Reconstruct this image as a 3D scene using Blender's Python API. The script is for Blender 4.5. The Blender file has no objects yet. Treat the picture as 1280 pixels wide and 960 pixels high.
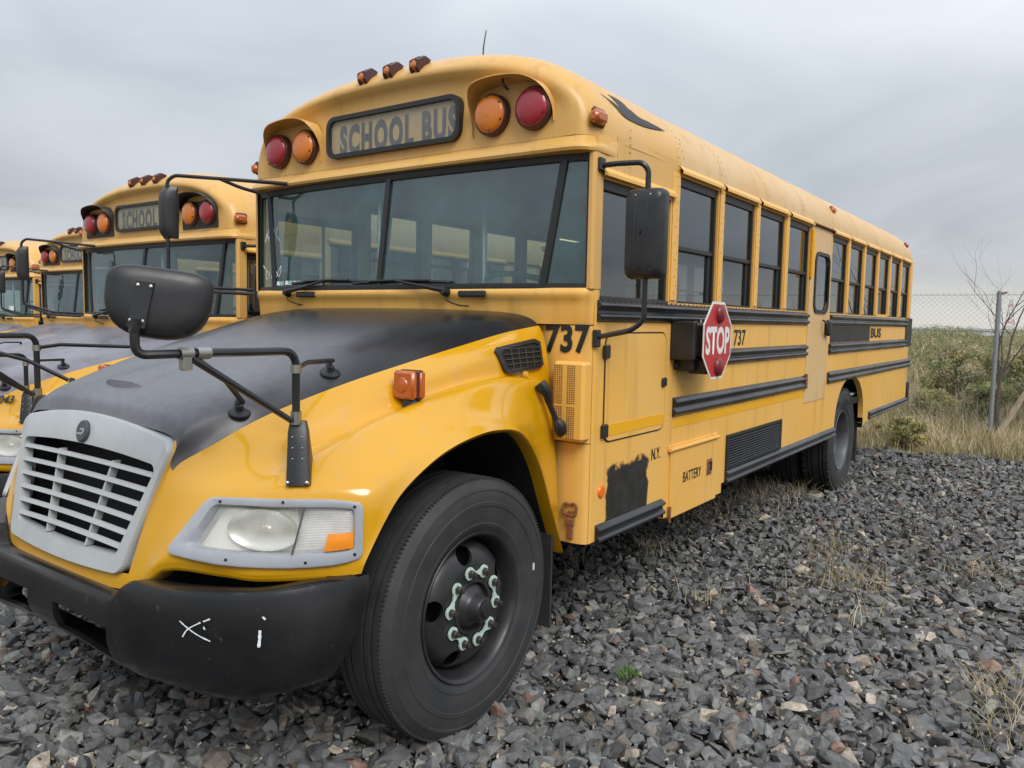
import bpy, bmesh, math, random
import numpy as np
from mathutils import Vector, Matrix

R_ = random.Random(7)
NP = np.random.RandomState(11)
sc = bpy.context.scene
col = sc.collection
rad = math.radians

# ---------------------------------------------------------------- camera
F_PX = 979.36
ROWS = ((0.58620752, -0.80994512, 0.01869881),
        (-0.0560994, -0.06360596, -0.99639708),
        (0.80821631, 0.58304647, -0.08272372))
CAM = Vector((-2.3637398, -3.01664617, 1.6415111))
cd = bpy.data.cameras.new('camera')
cam = bpy.data.objects.new('camera', cd)
col.objects.link(cam)
r, d_, f_ = (Vector(v) for v in ROWS)
m = Matrix((r, -d_, -f_)).transposed().to_4x4()
m.translation = CAM
cam.matrix_world = m
cd.sensor_width = 36.0
cd.lens = F_PX / 1280 * 36.0
cd.clip_start = 0.05
cd.clip_end = 4000
sc.camera = cam

# ---------------------------------------------------------------- world, sun, exposure
SUN_EL, SUN_AZ = rad(44), rad(238)      # azimuth measured from +X towards +Y
w = bpy.data.worlds.new('World')
sc.world = w
w.use_nodes = True
nt = w.node_tree
nt.nodes.clear()
N = nt.nodes.new
L = nt.links.new
out = N('ShaderNodeOutputWorld')
sky = N('ShaderNodeTexSky')
sky.sky_type = 'NISHITA'
sky.sun_disc = False
sky.sun_elevation = SUN_EL
sky.sun_rotation = rad(90) - SUN_AZ
sky.air_density = 1.6
sky.dust_density = 3.0
bg1 = N('ShaderNodeBackground')
bg1.inputs[1].default_value = 0.06
L(sky.outputs[0], bg1.inputs[0])
# the overcast: a cloud deck seen by direction, flattened towards the horizon
tc = N('ShaderNodeTexCoord')
sep = N('ShaderNodeSeparateXYZ')
L(tc.outputs['Generated'], sep.inputs[0])
def wmath(op, a, b=None, c=None):
    n = N('ShaderNodeMath'); n.operation = op
    for i, v in enumerate((a, b, c)):
        if v is None: continue
        if isinstance(v, (int, float)): n.inputs[i].default_value = v
        else: L(v, n.inputs[i])
    return n.outputs[0]
zz = wmath('ADD', wmath('ABSOLUTE', sep.outputs[2]), 0.20)
cmb = N('ShaderNodeCombineXYZ')
L(wmath('DIVIDE', sep.outputs[0], zz), cmb.inputs[0])
L(wmath('DIVIDE', sep.outputs[1], zz), cmb.inputs[1])
noi = N('ShaderNodeTexNoise')
noi.inputs['Scale'].default_value = 0.95
noi.inputs['Detail'].default_value = 5
noi.inputs['Roughness'].default_value = 0.46
noi.inputs['Distortion'].default_value = 0.6
L(cmb.outputs[0], noi.inputs['Vector'])
rmp = N('ShaderNodeValToRGB')
rmp.color_ramp.elements[0].position = 0.30
rmp.color_ramp.elements[0].color = (0.36, 0.393, 0.44, 1)
rmp.color_ramp.elements[1].position = 0.70
rmp.color_ramp.elements[1].color = (0.56, 0.588, 0.63, 1)
L(noi.outputs[0], rmp.inputs[0])
# an overcast sky is brighter overhead than low down
zr = N('ShaderNodeMapRange')
zr.inputs[1].default_value = 0.10
zr.inputs[2].default_value = 0.62
zr.inputs[3].default_value = 0.80
zr.inputs[4].default_value = 1.65
L(wmath('ABSOLUTE', sep.outputs[2]), zr.inputs[0])
vs_ = N('ShaderNodeVectorMath')
vs_.operation = 'SCALE'
L(rmp.outputs[0], vs_.inputs[0])
L(zr.outputs[0], vs_.inputs['Scale'])
# a thin bright band low over the horizon
hz = N('ShaderNodeMapRange')
hz.inputs[1].default_value = 0.0
hz.inputs[2].default_value = 0.085
hz.inputs[3].default_value = 1.0
hz.inputs[4].default_value = 0.0
hz.interpolation_type = 'SMOOTHSTEP'
L(wmath('ABSOLUTE', sep.outputs[2]), hz.inputs[0])
mixc = N('ShaderNodeMixRGB')
L(wmath('MULTIPLY', hz.outputs[0], 0.85), mixc.inputs[0])
L(vs_.outputs[0], mixc.inputs[1])
mixc.inputs[2].default_value = (0.58, 0.565, 0.51, 1)
bg2 = N('ShaderNodeBackground')
bg2.inputs[1].default_value = 1.0
L(mixc.outputs[0], bg2.inputs[0])
mx = N('ShaderNodeMixShader')
mx.inputs[0].default_value = 0.9
L(bg1.outputs[0], mx.inputs[1])
L(bg2.outputs[0], mx.inputs[2])
L(mx.outputs[0], out.inputs[0])

sd = bpy.data.lights.new('sun', 'SUN')
sd.energy = 1.5
sd.angle = rad(28)
sd.color = (1.0, 0.965, 0.91)
sun = bpy.data.objects.new('sun', sd)
col.objects.link(sun)
sdir = Vector((math.cos(SUN_AZ) * math.cos(SUN_EL), math.sin(SUN_AZ) * math.cos(SUN_EL), math.sin(SUN_EL)))
sun.rotation_euler = sdir.to_track_quat('Z', 'Y').to_euler()

sc.view_settings.view_transform = 'Standard'
sc.view_settings.look = 'None'
sc.view_settings.exposure = 0.56
sc.view_settings.gamma = 1.0
sc.view_settings.use_curve_mapping = False
sc.cycles.max_bounces = 10
sc.cycles.transparent_max_bounces = 24
sc.cycles.caustics_reflective = False
sc.cycles.caustics_refractive = False

# ---------------------------------------------------------------- materials
MATS = {}
def mat(name, base, rough=0.5, metal=0.0, var=None, vscale=6.0, vpos=(0.35, 0.7), bump=0.0, bscale=60.0,
        coat=0.0, spec=0.5, detail=6.0, var2=None, v2scale=1.5, v2pos=(0.5, 0.72), stretch=(1, 1, 1), rvar=0.0,
        bdist=0.004, streak=None, emit=None):
    """Principled material with noise-driven colour variation, wear and bump, in object coordinates."""
    m = bpy.data.materials.new(name)
    m.use_nodes = True
    nt = m.node_tree
    b = nt.nodes['Principled BSDF']
    b.inputs['Roughness'].default_value = rough
    b.inputs['Metallic'].default_value = metal
    b.inputs['Specular IOR Level'].default_value = spec
    b.inputs['Coat Weight'].default_value = coat
    b.inputs['Coat Roughness'].default_value = 0.12
    b.inputs['Base Color'].default_value = (*base, 1)
    tc = nt.nodes.new('ShaderNodeTexCoord')
    mp = nt.nodes.new('ShaderNodeMapping')
    mp.inputs['Scale'].default_value = stretch
    nt.links.new(tc.outputs['Object'], mp.inputs[0])
    vec = mp.outputs[0]
    def noise(scale, det=detail, rough_=0.6):
        n = nt.nodes.new('ShaderNodeTexNoise')
        n.inputs['Scale'].default_value = scale
        n.inputs['Detail'].default_value = det
        n.inputs['Roughness'].default_value = rough_
        nt.links.new(vec, n.inputs['Vector'])
        return n.outputs[0]
    def ramp(fac, pos):
        r = nt.nodes.new('ShaderNodeMapRange')
        r.inputs[1].default_value, r.inputs[2].default_value = pos
        nt.links.new(fac, r.inputs[0])
        return r.outputs[0]
    def mix(fac, a, bcol):
        x = nt.nodes.new('ShaderNodeMixRGB')
        nt.links.new(fac, x.inputs[0])
        if isinstance(a, tuple): x.inputs[1].default_value = (*a, 1)
        else: nt.links.new(a, x.inputs[1])
        x.inputs[2].default_value = (*bcol, 1)
        return x.outputs[0]
    c = base
    if var:
        c = mix(ramp(noise(vscale), vpos), c, var)
    if var2:
        c = mix(ramp(noise(v2scale, 8), v2pos), c, var2)
    if streak:
        mp2 = nt.nodes.new('ShaderNodeMapping')
        mp2.inputs['Scale'].default_value = (9, 9, 0.5)
        nt.links.new(tc.outputs['Object'], mp2.inputs[0])
        n = nt.nodes.new('ShaderNodeTexNoise')
        n.inputs['Scale'].default_value = 1.6
        n.inputs['Detail'].default_value = 5
        nt.links.new(mp2.outputs[0], n.inputs['Vector'])
        c = mix(ramp(n.outputs[0], (0.56, 0.85)), c, streak)
    if not isinstance(c, tuple):
        nt.links.new(c, b.inputs['Base Color'])
    if rvar:
        rr = nt.nodes.new('ShaderNodeMapRange')
        rr.inputs[1].default_value, rr.inputs[2].default_value = 0.3, 0.7
        rr.inputs[3].default_value, rr.inputs[4].default_value = max(0.02, rough - rvar), min(1, rough + rvar)
        nt.links.new(noise(vscale * 0.7), rr.inputs[0])
        nt.links.new(rr.outputs[0], b.inputs['Roughness'])
    if bump:
        bp = nt.nodes.new('ShaderNodeBump')
        bp.inputs['Strength'].default_value = bump
        bp.inputs['Distance'].default_value = bdist
        nt.links.new(noise(bscale, 4), bp.inputs['Height'])
        nt.links.new(bp.outputs[0], b.inputs['Normal'])
    if emit:
        b.inputs['Emission Color'].default_value = (*emit[0], 1)
        b.inputs['Emission Strength'].default_value = emit[1]
    MATS[name] = m
    return m

def glass(name, tint, refl=1.0, rough=0.0, base=0.05, dirt=0.0, dirt_col=(0.22, 0.48, 0.50)):
    """Thin pane: tinted see-through with a fresnel sky reflection and a little dust."""
    m = bpy.data.materials.new(name)
    m.use_nodes = True
    nt = m.node_tree
    nt.nodes.clear()
    o = nt.nodes.new('ShaderNodeOutputMaterial')
    t = nt.nodes.new('ShaderNodeBsdfTransparent')
    t.inputs[0].default_value = (*tint, 1)
    g = nt.nodes.new('ShaderNodeBsdfGlossy')
    g.inputs['Roughness'].default_value = rough
    g.inputs['Color'].default_value = (0.93, 0.96, 1.0, 1)
    ge = nt.nodes.new('ShaderNodeNewGeometry')
    dt = nt.nodes.new('ShaderNodeVectorMath'); dt.operation = 'DOT_PRODUCT'
    nt.links.new(ge.outputs['Normal'], dt.inputs[0]); nt.links.new(ge.outputs['Incoming'], dt.inputs[1])
    def mth(op, a, b=0.0):
        n = nt.nodes.new('ShaderNodeMath'); n.operation = op
        for i, v in enumerate((a, b)):
            if isinstance(v, (int, float)): n.inputs[i].default_value = v
            else: nt.links.new(v, n.inputs[i])
        return n.outputs[0]
    sch = mth('POWER', mth('SUBTRACT', 1.0, mth('ABSOLUTE', dt.outputs['Value'])), 5.0)
    mr = nt.nodes.new('ShaderNodeMapRange')
    mr.inputs[1].default_value, mr.inputs[2].default_value = 0.0, 1.0
    mr.inputs[3].default_value, mr.inputs[4].default_value = base, refl
    nt.links.new(sch, mr.inputs[0])
    x = nt.nodes.new('ShaderNodeMixShader')
    nt.links.new(mr.outputs[0], x.inputs[0])
    nt.links.new(t.outputs[0], x.inputs[1])
    nt.links.new(g.outputs[0], x.inputs[2])
    last = x.outputs[0]
    if dirt:
        df = nt.nodes.new('ShaderNodeBsdfDiffuse')
        df.inputs[0].default_value = (*dirt_col, 1)
        tc = nt.nodes.new('ShaderNodeTexCoord')
        n = nt.nodes.new('ShaderNodeTexNoise')
        n.inputs['Scale'].default_value = 5
        n.inputs['Detail'].default_value = 8
        n.inputs['Roughness'].default_value = 0.65
        nt.links.new(tc.outputs['Object'], n.inputs['Vector'])
        r2 = nt.nodes.new('ShaderNodeMapRange')
        r2.inputs[1].default_value, r2.inputs[2].default_value = 0.35, 0.75
        r2.inputs[3].default_value, r2.inputs[4].default_value = dirt * 0.3, dirt
        nt.links.new(n.outputs[0], r2.inputs[0])
        x2 = nt.nodes.new('ShaderNodeMixShader')
        nt.links.new(r2.outputs[0], x2.inputs[0])
        nt.links.new(last, x2.inputs[1])
        nt.links.new(df.outputs[0], x2.inputs[2])
        last = x2.outputs[0]
    nt.links.new(last, o.inputs[0])
    MATS[name] = m
    return m

mat('nose_paint', (0.64, 0.326, 0.004), 0.20, coat=0.8, var=(0.61, 0.305, 0.005), vscale=2.5, rvar=0.10, var2=(0.55, 0.31, 0.06), v2scale=7, v2pos=(0.60, 0.9), streak=(0.56, 0.31, 0.045), bump=0.10, bscale=7, bdist=0.006)
mat('faded_paint', (0.80, 0.435, 0.080), 0.42, var=(0.78, 0.46, 0.130), vscale=1.3, var2=(0.58, 0.31, 0.06), v2scale=6, v2pos=(0.62, 0.95), streak=(0.55, 0.31, 0.085), rvar=0.1, bump=0.12, bscale=3.0, bdist=0.006)
mat('cap_paint', (0.66, 0.375, 0.090), 0.40, var=(0.66, 0.40, 0.14), vscale=2.0, var2=(0.44, 0.26, 0.08), v2scale=9, v2pos=(0.66, 0.95), streak=(0.50, 0.28, 0.08), rvar=0.08)
mat('roof_paint', (0.62, 0.40, 0.17), 0.5, var=(0.64, 0.45, 0.23), vscale=1.5, var2=(0.45, 0.28, 0.10), v2scale=8, v2pos=(0.62, 0.95), streak=(0.46, 0.27, 0.10), rvar=0.1, bump=0.1, bscale=3.0, bdist=0.006)
mat('tape_yellow', (0.80, 0.40, 0.01), 0.4)
# the hood: satin black, with a sky reflection painted grey into the front crown
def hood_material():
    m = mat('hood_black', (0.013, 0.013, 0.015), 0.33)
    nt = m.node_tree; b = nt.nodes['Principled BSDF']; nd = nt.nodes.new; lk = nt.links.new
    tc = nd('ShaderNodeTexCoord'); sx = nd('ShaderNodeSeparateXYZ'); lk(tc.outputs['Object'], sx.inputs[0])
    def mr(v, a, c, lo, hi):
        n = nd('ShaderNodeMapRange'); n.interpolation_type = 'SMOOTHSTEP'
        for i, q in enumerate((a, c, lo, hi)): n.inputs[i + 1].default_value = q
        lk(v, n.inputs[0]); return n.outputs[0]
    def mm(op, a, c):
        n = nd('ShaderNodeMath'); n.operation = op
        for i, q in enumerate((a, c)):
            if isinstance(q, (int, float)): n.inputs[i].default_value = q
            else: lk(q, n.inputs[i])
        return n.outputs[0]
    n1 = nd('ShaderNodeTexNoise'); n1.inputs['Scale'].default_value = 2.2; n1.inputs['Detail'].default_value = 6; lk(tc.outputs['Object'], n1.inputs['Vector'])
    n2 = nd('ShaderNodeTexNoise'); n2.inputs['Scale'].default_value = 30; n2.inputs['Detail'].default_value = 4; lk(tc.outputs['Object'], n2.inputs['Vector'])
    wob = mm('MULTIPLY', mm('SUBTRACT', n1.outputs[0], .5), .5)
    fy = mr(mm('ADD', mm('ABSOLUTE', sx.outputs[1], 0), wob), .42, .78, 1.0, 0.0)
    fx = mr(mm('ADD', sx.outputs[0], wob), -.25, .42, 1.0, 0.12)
    sky_sheen = mm('MULTIPLY', mm('MULTIPLY', fy, fx), mr(n1.outputs[0], .25, .6, .65, 1.0))
    sky_sheen = mm('MULTIPLY', sky_sheen, mr(n2.outputs[0], .3, .7, .88, 1.06))
    mx = nd('ShaderNodeMixRGB'); lk(sky_sheen, mx.inputs[0]); mx.inputs[1].default_value = (.013, .013, .015, 1); mx.inputs[2].default_value = (.155, .16, .18, 1)
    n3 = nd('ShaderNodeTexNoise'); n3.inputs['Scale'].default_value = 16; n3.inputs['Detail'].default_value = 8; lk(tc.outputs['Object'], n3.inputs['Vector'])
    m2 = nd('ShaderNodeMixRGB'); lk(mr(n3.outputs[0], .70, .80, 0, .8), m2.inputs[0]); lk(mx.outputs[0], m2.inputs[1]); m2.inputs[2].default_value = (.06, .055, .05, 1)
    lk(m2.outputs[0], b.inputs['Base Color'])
    lk(mr(sky_sheen, 0, 1, .27, .50), b.inputs['Roughness'])
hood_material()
mat('rail_black', (0.011, 0.012, 0.014), 0.28, var=(0.026, 0.028, 0.032), vscale=4, rvar=0.1)
mat('black_plastic', (0.012, 0.013, 0.015), 0.42, var=(0.024, 0.025, 0.028), vscale=9, rvar=0.1, bump=0.15, bscale=220, bdist=0.001)
mat('bumper_black', (0.006, 0.0065, 0.0075), 0.24, var=(0.014, 0.014, 0.016), vscale=3.0, vpos=(.42,.66), rvar=0.14, var2=(0.12, 0.115, 0.11), v2scale=22, v2pos=(0.66, 0.9), bump=0.15, bscale=40, bdist=0.002)
mat('mesh_brown', (0.06, 0.05, 0.03), 0.6)
mat('dark_cavity', (0.008, 0.008, 0.009), 0.9)
mat('under_steel', (0.02, 0.018, 0.016), 0.85, var=(0.05, 0.035, 0.025), vscale=10)
mat('grille_grey', (0.44, 0.465, 0.47), 0.38, var=(0.39, 0.41, 0.415), vscale=7, rvar=0.06, var2=(0.27, 0.27, 0.26), v2scale=20, v2pos=(0.64, 0.9))
mat('emblem_dark', (0.05, 0.06, 0.07), 0.35)
mat('emblem_grey', (0.30, 0.32, 0.34), 0.35)
mat('bezel_grey', (0.37, 0.39, 0.43), 0.42, var=(0.31, 0.33, 0.37), vscale=9, rvar=0.06)
mat('rubber', (0.022, 0.023, 0.025), 0.68, var=(0.040, 0.040, 0.040), vscale=7, var2=(0.070, 0.066, 0.060), v2scale=5, v2pos=(0.60, 0.9), bump=0.2, bscale=120, bdist=0.001)
mat('rubber_trim', (0.012, 0.012, 0.013), 0.45)
mat('wheel_black', (0.016, 0.017, 0.020), 0.36, var=(0.035, 0.034, 0.034), vscale=8, rvar=0.08, var2=(0.07, 0.06, 0.05), v2scale=14, v2pos=(0.64, 0.9))
mat('wheel_grey', (0.10, 0.11, 0.125), 0.45, var=(0.06, 0.06, 0.065), vscale=6)
mat('lug_green', (0.52, 0.68, 0.59), 0.5, var=(0.42, 0.52, 0.46), vscale=60)
mat('nut_steel', (0.045, 0.042, 0.040), 0.45, metal=0.4, var=(0.09, 0.07, 0.06), vscale=60)
mat('chrome', (0.62, 0.62, 0.62), 0.22, metal=1.0)
mat('steel_clamp', (0.45, 0.44, 0.42), 0.35, metal=1.0)
mat('wire_grey', (0.17, 0.18, 0.185), 0.6)
mat('galvanised', (0.20, 0.23, 0.25), 0.5, metal=0.2, var=(0.26, 0.28, 0.30), vscale=15)
mat('rust', (0.16, 0.065, 0.03), 0.85, var=(0.28, 0.12, 0.05), vscale=40)
mat('lens_red', (0.36, 0.010, 0.022), 0.18, coat=0.4, var=(0.30, 0.02, 0.035), vscale=25, bump=0.5, bscale=260, bdist=0.002)
mat('lens_amber', (0.72, 0.20, 0.010), 0.18, coat=0.4, var=(0.62, 0.18, 0.02), vscale=25, bump=0.5, bscale=260, bdist=0.002)
mat('lens_amber_dark', (0.42, 0.085, 0.012), 0.22, coat=0.4, var=(0.50, 0.13, 0.02), vscale=30, bump=0.4, bscale=200, bdist=0.002)
mat('lens_orange', (0.85, 0.28, 0.02), 0.2, coat=0.3)
mat('lamp_body', (0.06, 0.018, 0.016), 0.4)
mat('sign_red', (0.48, 0.022, 0.030), 0.35, var=(0.42, 0.03, 0.035), vscale=10)
mat('sign_white', (0.78, 0.77, 0.74), 0.4, var=(0.66, 0.64, 0.62), vscale=20)
mat('sign_board', (0.66, 0.46, 0.13), 0.45, var=(0.60, 0.46, 0.22), vscale=4)
mat('sign_board_far', (0.40, 0.36, 0.14), 0.5, var=(0.46, 0.42, 0.2), vscale=4)
mat('letter_grey', (0.075, 0.082, 0.095), 0.5)
mat('letter_black', (0.012, 0.012, 0.012), 0.5)
mat('spray_black', (0.014, 0.014, 0.014), 0.55, var=(0.03, 0.028, 0.025), vscale=12)
mat('reflector_orange', (0.80, 0.17, 0.01), 0.25)
mat('chalk_white', (0.75, 0.80, 0.84), 0.9)
mat('inner_panel', (0.40, 0.54, 0.53), 0.6, var=(0.36, 0.48, 0.47), vscale=5)
mat('inner_ceiling', (0.52, 0.64, 0.66), 0.6)
mat('seat_vinyl', (0.035, 0.05, 0.055), 0.5, var=(0.05, 0.065, 0.07), vscale=10)
mat('dash_grey', (0.22, 0.29, 0.28), 0.6)
mat('paper_white', (0.7, 0.72, 0.7), 0.7)
mat('mirror_face', (0.80, 0.82, 0.83), 0.02, metal=1.0)
mat('bark_dead', (0.55, 0.46, 0.35), 0.9, var=(0.34, 0.27, 0.20), vscale=14, stretch=(1, 1, 0.3))
mat('twig', (0.10, 0.08, 0.065), 0.9)
mat('far_white', (0.7, 0.72, 0.74), 0.7)
mat('tower_red', (0.42, 0.22, 0.20), 0.7)  # distance haze painted into the colour: a paled red
mat('tower_white', (0.5, 0.5, 0.5), 0.7)
glass('windshield_glass', (0.68, 0.86, 0.84), refl=1.0, base=0.11, dirt=0.17)
glass('side_glass', (0.33, 0.37, 0.38), refl=1.0, base=0.15, dirt=0.04)
glass('cover_glass', (0.88, 0.89, 0.90), refl=1.0, base=0.05, dirt=0.30, dirt_col=(0.40, 0.38, 0.36))

# overspray: solid in the middle, ragged and thin at its edges
def spray_material(x0, x1, z0, z1):
    m = mat('spray_patch', (0.013, 0.013, 0.013), 0.5, var=(0.035, 0.032, 0.028), vscale=14)
    nt = m.node_tree; nd = nt.nodes.new; lk = nt.links.new
    tc = nd('ShaderNodeTexCoord'); sx = nd('ShaderNodeSeparateXYZ'); lk(tc.outputs['Object'], sx.inputs[0])
    def mm(op, a, c=0.0):
        n = nd('ShaderNodeMath'); n.operation = op
        for i, q in enumerate((a, c)):
            if isinstance(q, (int, float)): n.inputs[i].default_value = q
            else: lk(q, n.inputs[i])
        return n.outputs[0]
    dx = mm('SUBTRACT', mm('ABSOLUTE', mm('SUBTRACT', sx.outputs[0], (x0 + x1) / 2)), (x1 - x0) / 2)
    dz = mm('SUBTRACT', mm('ABSOLUTE', mm('SUBTRACT', sx.outputs[2], (z0 + z1) / 2)), (z1 - z0) / 2)
    d = mm('MAXIMUM', dx, dz)
    for sc_, am in ((9, .13), (40, .03), (260, .025)):
        n = nd('ShaderNodeTexNoise'); n.inputs['Scale'].default_value = sc_; n.inputs['Detail'].default_value = 3; lk(tc.outputs['Object'], n.inputs['Vector'])
        d = mm('ADD', d, mm('MULTIPLY', mm('SUBTRACT', n.outputs[0], .5), am))
    r = nd('ShaderNodeMapRange'); r.inputs[1].default_value, r.inputs[2].default_value, r.inputs[3].default_value, r.inputs[4].default_value = -.006, .014, 1, 0
    lk(d, r.inputs[0])
    t = nd('ShaderNodeBsdfTransparent'); x = nd('ShaderNodeMixShader'); lk(r.outputs[0], x.inputs[0]); lk(t.outputs[0], x.inputs[1]); lk(nt.nodes['Principled BSDF'].outputs[0], x.inputs[2])
    lk(x.outputs[0], nt.nodes['Material Output'].inputs[0])
spray_material(.925, 1.355, .66, .925)

# headlight lens: fluted clear plastic, slightly yellowed
def lens_material(name, tint, flute, axis, hazy):
    m = bpy.data.materials.new(name)
    m.use_nodes = True
    nt = m.node_tree
    b = nt.nodes['Principled BSDF']
    b.inputs['Base Color'].default_value = (*tint, 1)
    b.inputs['Roughness'].default_value = 0.12
    b.inputs['Coat Weight'].default_value = 0.5
    tc = nt.nodes.new('ShaderNodeTexCoord')
    wv = nt.nodes.new('ShaderNodeTexWave')
    wv.bands_direction = axis
    wv.inputs['Scale'].default_value = flute
    wv.inputs['Distortion'].default_value = 0.0
    nt.links.new(tc.outputs['Object'], wv.inputs['Vector'])
    bp = nt.nodes.new('ShaderNodeBump')
    bp.inputs['Strength'].default_value = 0.55
    bp.inputs['Distance'].default_value = 0.003
    nt.links.new(wv.outputs['Fac'], bp.inputs['Height'])
    nt.links.new(bp.outputs[0], b.inputs['Normal'])
    tr = nt.nodes.new('ShaderNodeBsdfTransparent')
    tr.inputs[0].default_value = (0.93, 0.94, 0.92, 1)
    n = nt.nodes.new('ShaderNodeTexNoise')
    n.inputs['Scale'].default_value = 9
    n.inputs['Detail'].default_value = 5
    nt.links.new(tc.outputs['Object'], n.inputs['Vector'])
    mr = nt.nodes.new('ShaderNodeMapRange')
    mr.inputs[1].default_value, mr.inputs[2].default_value = 0.3, 0.7
    mr.inputs[3].default_value, mr.inputs[4].default_value = hazy - 0.14, hazy + 0.14
    nt.links.new(n.outputs[0], mr.inputs[0])
    x = nt.nodes.new('ShaderNodeMixShader')
    nt.links.new(mr.outputs[0], x.inputs[0])
    nt.links.new(tr.outputs[0], x.inputs[1])
    nt.links.new(b.outputs[0], x.inputs[2])
    o = nt.nodes['Material Output']
    nt.links.new(x.outputs[0], o.inputs[0])
    MATS[name] = m
lens_material('headlamp_lens', (0.90, 0.89, 0.82), 42, 'Y', 0.24)
lens_material('turn_lens', (0.86, 0.84, 0.84), 60, 'Z', 0.42)
mat('reflector_bowl', (0.90, 0.89, 0.82), 0.30, metal=0.8)
mat('lamp_inner', (0.86, 0.85, 0.80), 0.25)
mat('lens_red_dark', (0.20, 0.012, 0.018), 0.3, var=(0.15, 0.02, 0.022), vscale=25, bump=0.4, bscale=260, bdist=0.002)

# ---------------------------------------------------------------- mesh builder
SPLIT = {'mirror_arm', 'arm_foot', 'clamp', 'brace', 'chassis_rail', 'bracket', 'grab_pole', 'mirror_bracket', 'pole', 'spoke', 'rear_bumper', 'axle'}
TINY = {'screw', 'lens_screw', 'pedestal_screw', 'bracket_screw', 'housing_screw', 'panel_seam'}
class MB:
    def __init__(s): s.v = []; s.f = []; s.mi = []
    def add(s, vs, fs, mi=0):
        b = len(s.v)
        s.v += [tuple(map(float, p)) for p in vs]
        s.f += [tuple(b + i for i in f) for f in fs]
        s.mi += [mi] * len(fs)
        return s
    def cbox(s, x0, x1, y0, y1, z0, z1, c=0.0, mi=0):
        if x0 > x1: x0, x1 = x1, x0
        if y0 > y1: y0, y1 = y1, y0
        if z0 > z1: z0, z1 = z1, z0
        c = min(c, (x1 - x0) * .45, (y1 - y0) * .45, (z1 - z0) * .45)
        if c <= 0:
            vs = [(x, y, z) for x in (x0, x1) for y in (y0, y1) for z in (z0, z1)]
            fs = [(0, 1, 3, 2), (4, 6, 7, 5), (0, 4, 5, 1), (2, 3, 7, 6), (0, 2, 6, 4), (1, 5, 7, 3)]
            return s.add(vs, fs, mi)
        vs = []; ix = {}
        for i, x in enumerate((x0, x1)):
            for j, y in enumerate((y0, y1)):
                for k, z in enumerate((z0, z1)):
                    sx, sy, sz = (1, -1)[i], (1, -1)[j], (1, -1)[k]
                    ix[i, j, k, 'x'] = len(vs); vs.append((x, y + sy * c, z + sz * c))
                    ix[i, j, k, 'y'] = len(vs); vs.append((x + sx * c, y, z + sz * c))
                    ix[i, j, k, 'z'] = len(vs); vs.append((x + sx * c, y + sy * c, z))
        fs = []
        for i in (0, 1):
            fs.append([ix[i, j, k, 'x'] for j, k in ((0, 0), (0, 1), (1, 1), (1, 0))])
            fs.append([ix[j, i, k, 'y'] for j, k in ((0, 0), (0, 1), (1, 1), (1, 0))])
            fs.append([ix[j, k, i, 'z'] for j, k in ((0, 0), (0, 1), (1, 1), (1, 0))])
            for j in (0, 1):
                fs.append([ix[i, j, 0, 'x'], ix[i, j, 1, 'x'], ix[i, j, 1, 'y'], ix[i, j, 0, 'y']])
                fs.append([ix[i, 0, j, 'x'], ix[i, 1, j, 'x'], ix[i, 1, j, 'z'], ix[i, 0, j, 'z']])
                fs.append([ix[0, i, j, 'y'], ix[1, i, j, 'y'], ix[1, i, j, 'z'], ix[0, i, j, 'z']])
                for k in (0, 1):
                    fs.append([ix[i, j, k, 'x'], ix[i, j, k, 'y'], ix[i, j, k, 'z']])
        return s.add(vs, fs, mi)
    def grid(s, pts, mi=0, skip=None, closeu=False):
        """pts[i][j] -> 3D point"""
        n, k = len(pts), len(pts[0])
        vs = [p for row in pts for p in row]
        fs = []
        for i in range(n - (0 if closeu else 1)):
            for j in range(k - 1):
                if skip and skip(i, j): continue
                a, b = i, (i + 1) % n
                fs.append((a * k + j, b * k + j, b * k + j + 1, a * k + j + 1))
        return s.add(vs, fs, mi)
    def tube(s, path, rr, n=8, mi=0, caps=True):
        P = [Vector(p) for p in path]
        rs = rr if isinstance(rr, (list, tuple)) else [rr] * len(P)
        rings = []
        up = None
        for i, p in enumerate(P):
            t = (P[min(i + 1, len(P) - 1)] - P[max(i - 1, 0)]).normalized()
            if up is None:
                up = t.orthogonal().normalized()
            up = (up - t * up.dot(t))
            up = up.normalized() if up.length > 1e-6 else t.orthogonal().normalized()
            q = t.cross(up)
            rings.append([p + (up * math.cos(2 * math.pi * a / n) + q * math.sin(2 * math.pi * a / n)) * rs[i] for a in range(n)])
        vs = [v for r_ in rings for v in r_]
        fs = []
        for i in range(len(P) - 1):
            for a in range(n):
                b = (a + 1) % n
                fs.append((i * n + a, i * n + b, (i + 1) * n + b, (i + 1) * n + a))
        if caps:
            fs.append(tuple(range(n - 1, -1, -1)))
            fs.append(tuple((len(P) - 1) * n + a for a in range(n)))
        return s.add(vs, fs, mi)
    def lathe(s, prof, c, axis, n=32, mi=0, a0=0.0, a1=2 * math.pi, ring=None):
        """prof: (radius, offset along axis) list. axis: unit vector."""
        ax = Vector(axis).normalized()
        e1 = Vector((0, 0, 1)) if abs(ax.z) < .9 else Vector((1, 0, 0))
        e1 = (e1 - ax * e1.dot(ax)).normalized()
        e2 = ax.cross(e1)
        c = Vector(c)
        full = abs(a1 - a0 - 2 * math.pi) < 1e-6
        m = n if full else n + 1
        pts = []
        for a in range(m):
            t = a0 + (a1 - a0) * a / n
            dv = e1 * math.cos(t) + e2 * math.sin(t)
            pts.append([c + dv * p[0] + ax * p[1] for p in prof])
        return s.grid(pts, mi, closeu=full)
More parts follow.
